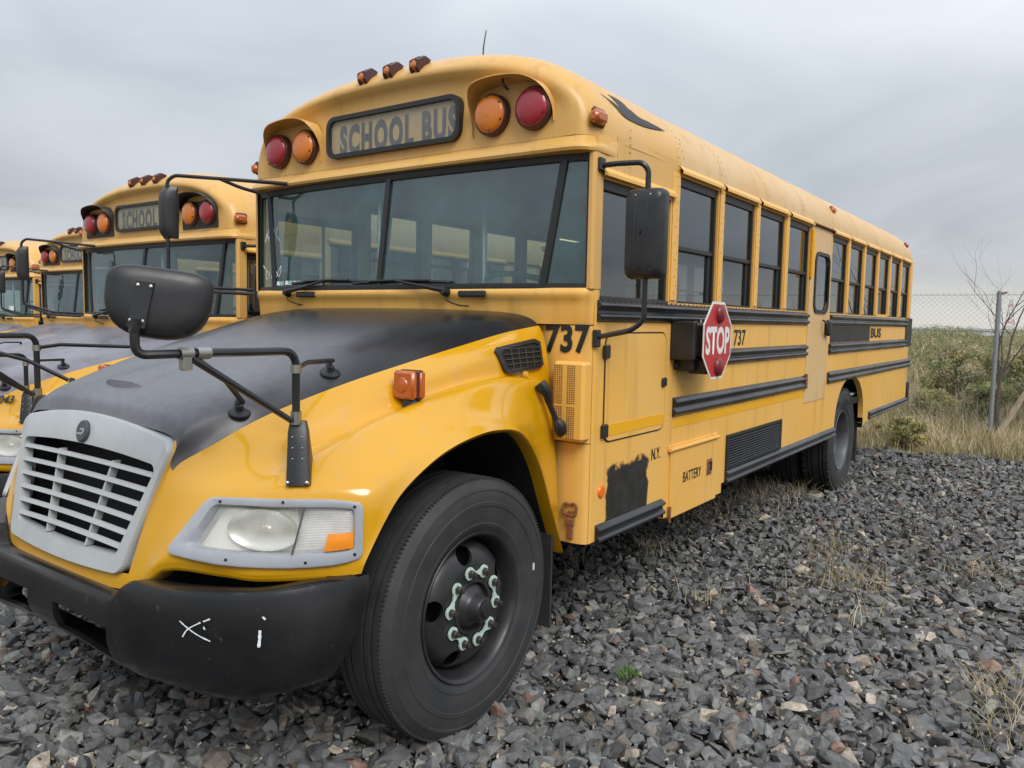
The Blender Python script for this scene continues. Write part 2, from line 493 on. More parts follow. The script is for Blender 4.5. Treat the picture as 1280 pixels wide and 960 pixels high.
    def prism(s, poly, f0, f1, mi=0):
        """poly: list of 2D, f0/f1 map 2D -> 3D for the two faces"""
        n = len(poly)
        vs = [f0(p) for p in poly] + [f1(p) for p in poly]
        fs = [tuple(range(n)), tuple(range(2 * n - 1, n - 1, -1))]
        fs += [(i, (i + 1) % n, n + (i + 1) % n, n + i) for i in range(n)]
        return s.add(vs, fs, mi)
    def ring(s, outer, inner, f0, f1, mi=0):
        """frame between two 2D loops of equal length, extruded f0..f1"""
        n = len(outer)
        vs = [f0(p) for p in outer] + [f0(p) for p in inner] + [f1(p) for p in outer] + [f1(p) for p in inner]
        fs = []
        for i in range(n):
            j = (i + 1) % n
            fs += [(i, j, n + j, n + i), (2 * n + i, 3 * n + i, 3 * n + j, 2 * n + j),
                   (i, 2 * n + i, 2 * n + j, j), (n + i, n + j, 3 * n + j, 3 * n + i)]
        return s.add(vs, fs, mi)
    def mirror(s):
        q = MB()
        q.v = [(x, -y, z) for x, y, z in s.v]; q.f = [tuple(reversed(f)) for f in s.f]; q.mi = list(s.mi)
        return q
    def islands(s):
        p = list(range(len(s.v)))
        def find(a):
            while p[a] != a:
                p[a] = p[p[a]]; a = p[a]
            return a
        for f in s.f:
            a = find(f[0])
            for b in f[1:]: p[find(b)] = a
        groups = {}
        for i, f in enumerate(s.f): groups.setdefault(find(f[0]), []).append(i)
        out = []
        for fi in groups.values():
            q = MB(); ix = {}
            for i in fi:
                for k in s.f[i]:
                    if k not in ix: ix[k] = len(q.v); q.v.append(s.v[k])
                q.f.append(tuple(ix[k] for k in s.f[i])); q.mi.append(s.mi[i])
            out.append(q)
        return out
    def build(s, name, mats, parent=None, smooth=35, origin=None, recalc=True, weld=False):
        if name in SPLIT and s.f:
            parts = s.islands()
            if len(parts) > 1:
                return [q._build(name, mats, parent, smooth, origin, recalc, weld) for q in parts][0]
        o = s._build(name, mats, parent, smooth, origin, recalc, weld)
        if name in TINY: o['kind'] = 'stuff'
        return o
    def _build(s, name, mats, parent=None, smooth=35, origin=None, recalc=True, weld=False):
        if not isinstance(mats, (list, tuple)): mats = [mats]
        me = bpy.data.meshes.new(name)
        o = Vector(origin) if origin is not None else Vector((0, 0, 0))
        me.from_pydata([(x - o.x, y - o.y, z - o.z) for x, y, z in s.v], [], s.f)
        for m_ in mats: me.materials.append(MATS[m_])
        me.polygons.foreach_set('material_index', s.mi)
        if recalc or weld:
            bm = bmesh.new(); bm.from_mesh(me)
            if weld: bmesh.ops.remove_doubles(bm, verts=bm.verts, dist=1e-5)
            bmesh.ops.recalc_face_normals(bm, faces=bm.faces)
            bm.to_mesh(me); bm.free()
        if smooth:
            me.polygons.foreach_set('use_smooth', [True] * len(me.polygons))
            me.set_sharp_from_angle(angle=rad(smooth))
        me.update()
        ob = bpy.data.objects.new(name, me)
        col.objects.link(ob)
        ob.location = o
        if parent is not None: ob.parent = parent
        return ob

def tag(o, label, cat, group=None, kind=None):
    if label: o['label'] = label
    if cat: o['category'] = cat
    if group: o['group'] = group
    if kind: o['kind'] = kind
    return o
def empty(name, loc=(0, 0, 0), parent=None):
    o = bpy.data.objects.new(name, None)
    o.empty_display_size = 0.3
    col.objects.link(o)
    o.location = loc
    if parent is not None: o.parent = parent
    return o
def rrect(x0, x1, y0, y1, r, n=4):
    pts = []
    for cx, cy, a in ((x1 - r, y1 - r, 0), (x0 + r, y1 - r, 90), (x0 + r, y0 + r, 180), (x1 - r, y0 + r, 270)):
        for i in range(n + 1):
            t = rad(a + 90 * i / n)
            pts.append((cx + r * math.cos(t), cy + r * math.sin(t)))
    return pts
def sm(path, k=6):
    """Catmull-Rom through points"""
    P = [Vector(p) for p in path]
    P = [P[0] * 2 - P[1]] + P + [P[-1] * 2 - P[-2]]
    o = []
    for i in range(1, len(P) - 2):
        a, b, c, d = P[i - 1:i + 3]
        for j in range(k):
            t = j / k
            o.append(0.5 * ((2 * b) + (c - a) * t + (2 * a - 5 * b + 4 * c - d) * t * t + (3 * b - a - 3 * c + d) * t ** 3))
    o.append(P[-2])
    return o
def bend(path, r=0.04, k=5):
    """polyline with rounded corners"""
    P = [Vector(p) for p in path]
    o = [P[0]]
    for i in range(1, len(P) - 1):
        a, b, c = P[i - 1], P[i], P[i + 1]
        l = min(r, (a - b).length * .48, (c - b).length * .48)
        p, q = b + (a - b).normalized() * l, b + (c - b).normalized() * l
        for j in range(k + 1):
            t = j / k
            o.append(p * (1 - t) ** 2 + b * 2 * t * (1 - t) + q * t * t)
    o.append(P[-1])
    return o
def text(name, s, size, mname, parent, org, xd, ud, sx=1.0, off=0.0, depth=0.001, width=None, gap=1.0):
    """lettering as a thin flat mesh; org = centre of the text"""
    cu = bpy.data.curves.new(name, 'FONT')
    cu.body = s
    cu.size = 1.0
    cu.offset = off
    cu.resolution_u = 3
    cu.align_x = 'LEFT'
    cu.space_character = gap
    ob = bpy.data.objects.new('tmp_text', cu)
    col.objects.link(ob)
    dg = bpy.context.evaluated_depsgraph_get()
    me = bpy.data.meshes.new_from_object(ob.evaluated_get(dg))
    bpy.data.objects.remove(ob)
    bpy.data.curves.remove(cu)
    v = np.array([p.co for p in me.vertices])
    lo, hi = v.min(0), v.max(0)
    h = hi[1] - lo[1]
    sy = size / h
    kx = sy * sx if width is None else width / (hi[0] - lo[0])
    xd, ud, org = Vector(xd).normalized(), Vector(ud).normalized(), Vector(org)
    nd = xd.cross(ud)
    cx, cy = (lo[0] + hi[0]) / 2, (lo[1] + hi[1]) / 2
    for p in me.vertices:
        p.co = org + xd * ((p.co.x - cx) * kx) + ud * ((p.co.y - cy) * sy) + nd * depth
    me.name = name
    me.materials.clear()
    me.materials.append(MATS[mname])
    o = bpy.data.objects.new(name, me)
    col.objects.link(o)
    if parent is not None: o.parent = parent
    return o

# ================================================================ THE BUS
# local frame: X to the rear, -Y the driver's side, Z up, front axle at X = 0
W2 = 1.22
WIN_P, WIN_W, WZ0, WZ1 = 0.657, 0.555, 1.745, 2.424
WIN_X = [1.646 + WIN_P * i for i in range(4)] + [4.872 + WIN_P * i for i in range(6)]
bus = empty('school_bus')
def side(mb, s):
    return mb if s < 0 else mb.mirror()

# ---- nose: hood and fenders over one control net (|y| given, centre -> wheel lip)
NET = [
 [(-1.035,0,.690),(-1.022,0,.745),(-.965,0,.98),(-.905,0,1.250),(-.850,0,1.325),(-.70,0,1.385),(-.40,0,1.467),(-.05,0,1.550),(.25,0,1.615),(.47,0,1.662),(.62,0,1.688),(.66,0,1.690)],
 [(-1.032,.27,.690),(-1.020,.26,.745),(-.962,.28,.98),(-.900,.31,1.243),(-.842,.32,1.318),(-.69,.34,1.380),(-.40,.38,1.465),(-.05,.42,1.548),(.25,.46,1.614),(.47,.49,1.660),(.64,.51,1.684),(.68,.51,1.686)],
 [(-1.022,.43,.700),(-1.012,.45,.752),(-.955,.49,.98),(-.885,.540,1.212),(-.820,.545,1.283),(-.66,.56,1.350),(-.38,.61,1.440),(-.05,.68,1.525),(.25,.75,1.597),(.47,.80,1.642),(.66,.84,1.666),(.69,.84,1.668)],
 [(-1.000,.51,.725),(-.992,.52,.775),(-.938,.558,.97),(-.905,.545,1.105),(-.805,.605,1.180),(-.62,.668,1.277),(-.36,.748,1.372),(-.05,.838,1.461),(.25,.897,1.533),(.47,.928,1.580),(.67,.955,1.610),(.70,.957,1.612)],
 [(-.968,.605,.795),(-.962,.625,.850),(-.868,.705,1.03),(-.800,.715,1.100),(-.715,.730,1.158),(-.54,.765,1.238),(-.31,.83,1.325),(-.04,.905,1.405),(.25,.96,1.470),(.47,.985,1.500),(.67,1.005,1.505),(.70,1.01,1.46)],
 [(-.800,.88,.772),(-.790,.90,.815),(-.748,.915,1.03),(-.690,.915,1.095),(-.600,.915,1.140),(-.44,.935,1.205),(-.25,.970,1.275),(-.02,1.005,1.335),(.25,1.035,1.372),(.47,1.045,1.350),(.66,1.045,1.270),(.695,1.06,1.06)],
 [(-.625,1.085,.782),(-.613,1.10,.835),(-.585,1.115,1.03),(-.520,1.115,1.092),(-.430,1.115,1.137),(-.31,1.12,1.185),(-.15,1.125,1.228),(.05,1.135,1.252),(.27,1.14,1.222),(.46,1.125,1.075),(.60,1.11,.84),(.69,1.105,.60)],
 [(-.590,1.135,.790),(-.578,1.15,.842),(-.512,1.165,.955),(-.445,1.172,1.035),(-.350,1.178,1.100),(-.23,1.182,1.155),(-.09,1.184,1.190),(.08,1.184,1.205),(.26,1.180,1.172),(.405,1.17,1.030),(.53,1.16,.80),(.65,1.15,.58)],
]
NU, NV = 8, 8
# the raised wheel-arch flare: a rounded ridge with a valley above it
VW = [0, 0, 0, .15, .6, 1, 1, 1, 1, .9, .6, .3]
valley = []
for k in range(12):
    a, b, wv = NET[5][k], NET[4][k], VW[k]
    valley.append(tuple(a[i] + .42 * (b[i] - a[i]) + (0, -.022, -.030)[i] * wv for i in range(3)))
    NET[5][k] = (a[0], a[1] + .014 * wv, a[2] + .012 * wv)
NET.insert(5, valley)
def catmull(P, k):
    P = np.asarray(P, float)
    Q = np.concatenate([[2 * P[0] - P[1]], P, [2 * P[-1] - P[-2]]])
    o = []
    for i in range(1, len(Q) - 2):
        a, b, c, d = Q[i - 1], Q[i], Q[i + 1], Q[i + 2]
        for j in range(k):
            t = j / k
            o.append(.5 * (2 * b + (c - a) * t + (2 * a - 5 * b + 4 * c - d) * t * t + (3 * b - a - 3 * c + d) * t ** 3))
    o.append(P[-1])
    return np.array(o)
net = np.array(NET)
# extend across the centre so the crown of the hood is smooth
m1 = net[1] * np.array([1, -1, 1]); m2 = net[2] * np.array([1, -1, 1])
full = np.concatenate([[m2, m1], net])
rows = np.stack([catmull(full[:, v], NU) for v in range(net.shape[1])], 1)[2 * NU:]
surf = np.stack([catmull(rows[u], NV) for u in range(rows.shape[0])], 0)
for _ in range(3):                                     # relax ripples, keep the rims and the black line
    q = surf.copy()
    q[1:-1, 1:-1] = .5 * surf[1:-1, 1:-1] + .125 * (surf[2:, 1:-1] + surf[:-2, 1:-1] + surf[1:-1, 2:] + surf[1:-1, :-2])
    q[0, 1:-1] = .5 * surf[0, 1:-1] + .25 * surf[1, 1:-1] + .125 * (surf[0, 2:] + surf[0, :-2])
    q[0, :, 1] = 0
    surf = q
# the paint line is a soft crease, the fender flare a rolled lip
UB, VB = 3 * NU, 3 * NV
def near(p): return (p[0], -p[1], p[2])
def is_black(u, v): return u < UB and v >= VB
def is_hole(u, v): return (u < 2 * NU and NV <= v < VB) or (4 * NU + 1 <= u < 7 * NU and NV + 1 <= v < 2 * NV - 1)
hood = MB()
pts = [[tuple(p) for p in row] for row in surf]
hood.grid([[near(p) for p in r] for r in pts], skip=lambda u, v: not is_black(u, v))
hood.grid(pts, skip=lambda u, v: not is_black(u, v))
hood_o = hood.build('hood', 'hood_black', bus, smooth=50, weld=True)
def pts_near_lip(S): return [(p[0], -p[1], p[2]) for p in S[-1]]
for s in (-1, 1):
    fm = MB()
    P = [[near(p) for p in r] for r in pts]
    # rolled lip: last column turned inwards
    lip = [(p[0] + .006, p[1] + .012, p[2] - .014) for p in P[-1]]
    lip2 = [(p[0] + .010, p[1] + .07, p[2] - .016) for p in P[-1]]
    P = P + [lip, lip2]
    fm.grid(P, skip=lambda u, v: is_black(u, v) or is_hole(u, v))
    bot = [P[i][0] for i in range(len(P) - 2)]
    fm.grid([[b, (b[0] + .012, b[1], b[2] - .012), (b[0] + .10, b[1] + .02, b[2] - .006)] for b in bot[:-10]])
    side(fm, s).build('fender', 'nose_paint', bus, smooth=50, weld=True)
    wl_ = MB()
    wl_.grid([[(p[0] + .010, p[1] + .07, p[2] - .016), (p[0] + .02, -.60, p[2] - .03)] for p in pts_near_lip(surf)])
    wl_.grid([[(-.62, -.60, z), (.70, -.60, z)] for z in (.5, 1.22)])
    side(wl_, s).build('wheel_well', 'dark_cavity', bus, smooth=50)

def on_nose(y, z):
    """x of the nose skin at |y|, z in the headlight and grille area"""
    best = None
    A = surf[:, :5 * NV].reshape(-1, 3)
    d = (A[:, 1] - y) ** 2 + (A[:, 2] - z) ** 2
    i = np.argsort(d)[:6]
    wgt = 1 / (d[i] + 1e-6)
    return float((A[i, 0] * wgt).sum() / wgt.sum())
def on_top(x, y):
    """z and normal of the hood/fender skin above x, |y|"""
    A = surf[:, 3 * NV:]
    B = A.reshape(-1, 3)
    d = (B[:, 0] - x) ** 2 + (B[:, 1] - abs(y)) ** 2
    i = np.argsort(d)[:6]
    wgt = 1 / (d[i] + 1e-6)
    z = float((B[i, 2] * wgt).sum() / wgt.sum())
    return z

# ---- grille
gr = empty('grille', parent=bus)
def gx(z, y=0): return -1.022 + (z - .745) / (1.25 - .745) * .128 - .013 + .055 * y * y
def gpt(y, z, dx=0.0): return (gx(z, y) + dx, y, z)
def goutline(top, topc, bot, botc, zt, zb, arch, r=.05, n=6):
    """closed loop (y,z): wide arched top, narrower bottom"""
    pts = []
    for i in range(13):
        y = topc * (1 - 2 * i / 12)
        pts.append((y, zt + arch * (1 - (y / topc) ** 2)))
    for i in range(1, 5):
        t = i / 5
        y = -topc + (topc - top) * t
        pts.append((-(topc + (top - topc) * math.sin(t * math.pi / 2)), zt - r * (1 - math.cos(t * math.pi / 2))))
    for i in range(7):
        t = i / 6
        pts.append((-(top + (bot - top) * t), zt - r + (zb + r - zt + r) * t))
    for i in range(1, 5):
        t = i / 5
        pts.append((-(botc + (bot - botc) * math.cos(t * math.pi / 2)), zb + r - r * math.sin(t * math.pi / 2)))
    for i in range(9):
        pts.append((-botc + 2 * botc * i / 8, zb - .012 * (1 - ((i - 4) / 4) ** 2)))
    for i in range(1, 5):
        t = 1 - i / 5
        pts.append(((botc + (bot - botc) * math.cos(t * math.pi / 2)), zb + r - r * math.sin(t * math.pi / 2)))
    for i in range(7):
        t = 1 - i / 6
        pts.append(((top + (bot - top) * t), zt - r + (zb + r - zt + r) * t))
    for i in range(1, 5):
        t = 1 - i / 5
        pts.append(((topc + (top - topc) * math.sin(t * math.pi / 2)), zt - r * (1 - math.cos(t * math.pi / 2))))
    return pts
go = goutline(.545, .49, .435, .385, 1.215, .745, .045)
gi = goutline(.492, .462, .388, .358, 1.124, .806, .022, r=.03)
fr = MB()
n = len(go)
mid = [((a[0] * .93 + b[0] * .07), (a[1] * .93 + b[1] * .07)) for a, b in zip(go, gi)]
loops = [[gpt(*p, .012) for p in go], [gpt(*p, -.003) for p in go], [gpt(*p, -.010) for p in mid],
         [gpt(*p, -.008) for p in gi], [gpt(*p, .030) for p in gi]]
loops.insert(0, [gpt(*p, .06) for p in go])
fr.grid([list(c) for c in zip(*loops)], closeu=True)
fr.build('grille_frame', 'grille_grey', gr, smooth=40)
cv = MB()
cv.grid([[gpt(y, z, .16) for z in (.74, 1.15)] for y in (-.5, .5)])
cv.grid([[gpt(y, z, dx) for dx in (.04, .16)] for y, z in ((-.5, .76), (-.5, 1.14), (.5, 1.14), (.5, .76))], closeu=True)
cv.build('radiator', 'dark_cavity', gr, smooth=0)
slz = [1.085, 1.033, .982, .931, .881, .833]
for z in slz:
    hw = .388 + (.10) * (z - .815) / .30 + .006
    sl = MB()
    P = []
    for i in range(13):
        y = -hw + 2 * hw * i / 12
        a = .010 * (1 - (y / hw) ** 2)
        P.append([gpt(y, z + a + .008, .006), gpt(y, z + a + .005, -.005), gpt(y, z + a - .005, -.007), gpt(y, z + a - .008, .014), gpt(y, z + a + .003, .018), gpt(y, z + a + .008, .006)])
    sl.grid(P)
    sl.build('slat', 'grille_grey', gr, smooth=40)
for y in (-.19, .16):
    u = MB()
    u.grid([[gpt(y * (.85 + .3 * (z - .8) / .3) + dy, z, dx) for dy, dx in ((-.006, .03), (-.006, .002), (.006, .002), (.006, .03))] for z in np.linspace(.80, 1.105, 5)])
    u.build('upright', 'grille_grey', gr, smooth=30)
em = MB()
ex = gx(1.19) - .012
nrm = Vector((-1, 0, .22)).normalized()
em.lathe([(0, .010), (.036, .010), (.042, .006), (.043, -.01)], (ex, 0, 1.19), nrm, 28)
em.build('emblem', 'emblem_dark', gr, smooth=30)
e2 = MB()
# winged mark on the badge
wing = [(-.031, -.011), (.010, -.011), (.021, -.004), (.028, .014), (-.004, .014), (-.010, .007), (.012, .007), (.008, -.003), (-.026, -.003)]
e2.add([(ex - .0118 + z * .22, -y, 1.19 + z) for y, z in wing], [tuple(range(9))])
e2.build('emblem_mark', 'emblem_grey', gr, smooth=0)

# ---- headlights
def bez(t, k):
    """skin-following point: t 0 inner..1 outer, k 0 bottom..1 top -> (x,y,z) on the near side, y positive"""
    b = [(-.972, .612, .850), (-.885, .775, .822), (-.765, .93, .812), (-.650, 1.06, .820), (-.578, 1.128, .842)]
    a = [(-.862, .700, 1.030), (-.800, .815, 1.034), (-.735, .925, 1.036), (-.640, 1.045, 1.036), (-.572, 1.128, 1.024)]
    def ev(P):
        q = catmull(P, 8); f = t * (len(q) - 1); i = min(int(f), len(q) - 2)
        return q[i] + (q[i + 1] - q[i]) * (f - i)
    return ev(b) * (1 - k) + ev(a) * k
def bez_n(t, k):
    e = .02
    a = bez(min(1, t + e), k) - bez(max(0, t - e), k)
    b = bez(t, min(1, k + e)) - bez(t, max(0, k - e))
    n = np.cross(a, b); n /= np.linalg.norm(n)
    return n if n[0] < 0 else -n
def bp(t, k, h):
    p = bez(t, k) + bez_n(t, k) * h
    return (p[0], -p[1], p[2])
def loop2(x0, x1, y0, y1, rx, ry, n=5, m=9):
    """rounded loop in (t,k) with many points along its sides"""
    pts = []
    def arc(cx, cy, a):
        for i in range(n + 1):
            t = rad(a + 90 * i / n)
            pts.append((cx + rx * math.cos(t), cy + ry * math.sin(t)))
    def line(p, q):
        for i in range(1, m): pts.append((p[0] + (q[0] - p[0]) * i / m, p[1] + (q[1] - p[1]) * i / m))
    arc(x1 - rx, y1 - ry, 0); line((x1 - rx, y1), (x0 + rx, y1))
    arc(x0 + rx, y1 - ry, 90); line((x0, y1 - ry), (x0, y0 + ry))
    arc(x0 + rx, y0 + ry, 180); line((x0 + rx, y0), (x1 - rx, y0))
    arc(x1 - rx, y0 + ry, 270); line((x1, y0 + ry), (x1, y1 - ry))
    return pts
for s in (-1, 1):
    hl = empty('headlight', parent=bus)
    A = loop2(0, 1, 0, 1, .045, .14); B = loop2(.012, .985, .03, .965, .04, .13)
    C_ = loop2(.065, .930, .17, .885, .03, .10); D = loop2(.10, .908, .20, .86, .02, .06)
    m = MB()
    L4 = [[bp(*p, .000) for p in A], [bp(*p, .014) for p in A], [bp(*p, .017) for p in B], [bp(*p, .012) for p in C_], [bp(*p, -.012) for p in D], [bp(*p, -.07) for p in D]]
    m.grid([list(c) for c in zip(*L4)], closeu=True)
    side(m, s).build('bezel', 'bezel_grey', hl, smooth=40)
    m = MB()
    for t, k in ((.10, .93), (.5, .955), (.93, .93), (.93, .10), (.62, .07), (.28, .08)):
        p = Vector(bp(t, k, .014)); nn = bez_n(t, k); nn = Vector((nn[0], -nn[1], nn[2]))
        m.lathe([(0, .004), (.004, .004), (.006, .001), (.006, -.002)], p, nn, 8)
    side(m, s).build('screw', 'rail_black', hl, smooth=30)
    def patch(t0, t1, k0, k1, h, bulge, nt=14, nk=6, cut=0.0):
        g = MB()
        P = []
        for i in range(nt + 1):
            r_ = []
            for j in range(nk + 1):
                k = k0 + (k1 - k0) * j / nk
                tt0 = t0 + cut * (k - k0); tt1 = t1
                t = tt0 + (tt1 - tt0) * i / nt
                e = (1 - (2 * i / nt - 1) ** 4) * (1 - (2 * j / nk - 1) ** 4)
                r_.append(bp(t, k, h + bulge * e))
            P.append(r_)
        return g.grid(P)
    side(patch(.095, .955, .17, .89, -.052, 0), s).build('lamp_housing', 'lamp_inner', hl, smooth=40)
    rf = MB()
    c = Vector(bp(.40, .53, -.014)); nn = bez_n(.40, .53); ax = Vector((nn[0], -nn[1] * .75, 0)).normalized()
    rf.lathe([(.002, -.02), (.012, -.02), (.014, -.034), (.04, -.034), (.07, -.024), (.096, -.004), (.099, .002)], c, ax, 28)
    tn = Vector((0, 0, 1)).cross(ax).normalized()
    for i, v_ in enumerate(rf.v):
        d_v = Vector(v_) - c
        d_v = Vector((0, 0, 1)) * d_v.z * .72 + tn * d_v.dot(tn) * 1.28 + ax * d_v.dot(ax) * .6
        rf.v[i] = tuple(c + d_v)
    side(rf, s).build('reflector_bowl', 'reflector_bowl', hl, smooth=60)
    side(patch(.10, .575, .195, .865, -.010, .016), s).build('headlamp_lens', 'headlamp_lens', hl, smooth=50)
    side(patch(.562, .952, .195, .865, -.008, .016, cut=.075), s).build('turn_lens', 'turn_lens', hl, smooth=50)
    side(patch(.705, .915, .215, .48, .0085, .004, 6, 3, cut=.10), s).build('side_reflector', 'lens_orange', hl, smooth=50)
    dv = MB()
    dv.grid([[bp(t + .075 * (k - .195), k, .0085) for k in np.linspace(.19, .87, 6)] for t in (.553, .563)])
    side(dv, s).build('lens_seam', 'letter_grey', hl, smooth=0)

# ---- bumper
bum = empty('bumper', parent=bus)
BPLAN = [(0, -1.100), (.20, -1.100), (.38, -1.098), (.50, -1.090), (.60, -1.078), (.75, -1.025), (.90, -.945), (1.02, -.84), (1.09, -.735), (1.13, -.64), (1.145, -.56)]
bq = catmull([(x, y, 0) for y, x in BPLAN], 6)
def sstep(a, b, x):
    t = min(1, max(0, (x - a) / (b - a))); return t * t * (3 - 2 * t)
def bprof(px, py):
    """section of the bumper at plan point"""
    e = sstep(.45, .57, py)
    zt = .700 + .066 * e + .020 * sstep(.95, 1.15, py)
    zb = .452 - .035 * sstep(.2, .6, py) - .035 * sstep(.6, .9, py) + .045 * sstep(.95, 1.14, py)
    return zt, zb
i0 = len(bq)
for s in (-1,):
    rowsB = []
    for i, (px, py, _) in enumerate(bq):
        a = bq[max(0, i - 1)]; b = bq[min(len(bq) - 1, i + 1)]
        t = (b - a)[:2]; t = t / np.linalg.norm(t); nx, ny = -t[1], t[0]
        if nx > 0 and py < 1: nx, ny = -nx, -ny
        zt, zb = bprof(px, py)
        h = zt - zb
        prof = [(-.10, zt - .012), (-.030, zt), (-.009, zt - .006), (0, zt - .026), (.006, zt - .38 * h), (.007, zt - .48 * h), (.005, zt - .58 * h), (-.002, zt - .68 * h), (-.013, zt - .78 * h), (-.034, zt - .89 * h), (-.060, zt - .97 * h), (-.085, zb), (-.15, zb + .01)]
        out_n = np.array([-abs(nx), ny if ny >= 0 else -ny]) if True else 0
        out_n = np.array([nx, ny]); 
        if out_n[0] > 0.0 and out_n[1] < 0: out_n = -out_n
        rk = sstep(.98, 1.145, py)
        rowsB.append([(px + out_n[0] * o - .15 * rk * max(0, (zt - .05 - z) / h), py + out_n[1] * o - .02 * rk * max(0, (zt - z) / h), z) for o, z in prof])
    ys = [b[1] for b in bq]
    def bskip(i, j):
        ym = (ys[i] + ys[i + 1]) / 2
        return .095 < ym < .455 and 4 <= j <= 7
    bm_ = MB()
    bm_.grid([[near(p) for p in r_] for r_ in rowsB], skip=bskip)
    bm_.grid([[p for p in r_] for r_ in rowsB], skip=bskip)
    # rims of the two tow openings
    idx = [i for i in range(len(ys) - 1) if .095 < (ys[i] + ys[i + 1]) / 2 < .455]
    ia, ib = idx[0], idx[-1] + 1
    loop = [rowsB[i][4] for i in range(ia, ib + 1)] + [rowsB[ib][j] for j in range(5, 9)] + [rowsB[i][8] for i in range(ib - 1, ia - 1, -1)] + [rowsB[ia][j] for j in range(7, 4, -1)]
    for sg in (-1, 1):
        bm_.grid([[(p[0], sg * p[1], p[2]), (p[0] + .012, sg * p[1] * 1.0, p[2]), (p[0] + .022, sg * p[1], p[2])] for p in loop], closeu=True)
    bm_.build('bumper_bar', 'bumper_black', bum, smooth=40, weld=True)
def on_bumper(y, z):
    best = None
    for r_ in rowsB:
        for p in r_:
            d = (p[1] - y) ** 2 + (p[2] - z) ** 2
            if best is None or d < best[0]: best = (d, p)
    return best[1]
def chalk(pts2, wd, name='chalk_mark'):
    """a chalk stroke lying on the bumper face, pts (|y|, z)"""
    g = MB(); P = []
    q = sm([(a, b, 0) for a, b in pts2], 5)
    for i, p in enumerate(q):
        # linear plan interpolation for x
        x = np.interp(p.x, [b[1] for b in bq], [b[0] for b in bq])
        # local outward direction
        x2 = np.interp(p.x + .01, [b[1] for b in bq], [b[0] for b in bq])
        t = Vector((x2 - x, .01, 0)).normalized(); o = Vector((-t.y, t.x, 0))
        base = Vector((x, p.x, p.y)) + o * .0155
        dv = (q[min(i + 1, len(q) - 1)] - q[max(i - 1, 0)]).normalized()
        sd_ = Vector((-dv.y, dv.x)) * wd * R_.uniform(.6, 1.2)
        P.append([(base + t * sd_.x + Vector((0, 0, sd_.y))), (base - t * sd_.x - Vector((0, 0, sd_.y)))])
    g.grid([[near(a) for a in r_] for r_ in P])
    return g.build(name, 'chalk_white', bum, smooth=0)
chalk([(.775, .676), (.80, .655), (.83, .635), (.865, .618)], .0026)
chalk([(.865, .690), (.845, .680)], .0022)
chalk([(.838, .677), (.80, .652), (.783, .625)], .0024)
chalk([(.846, .658), (.850, .660)], .006)
chalk([(.985, .655), (.984, .625), (.982, .600)], .0048)
chalk([(.992, .692), (.996, .695)], .007)

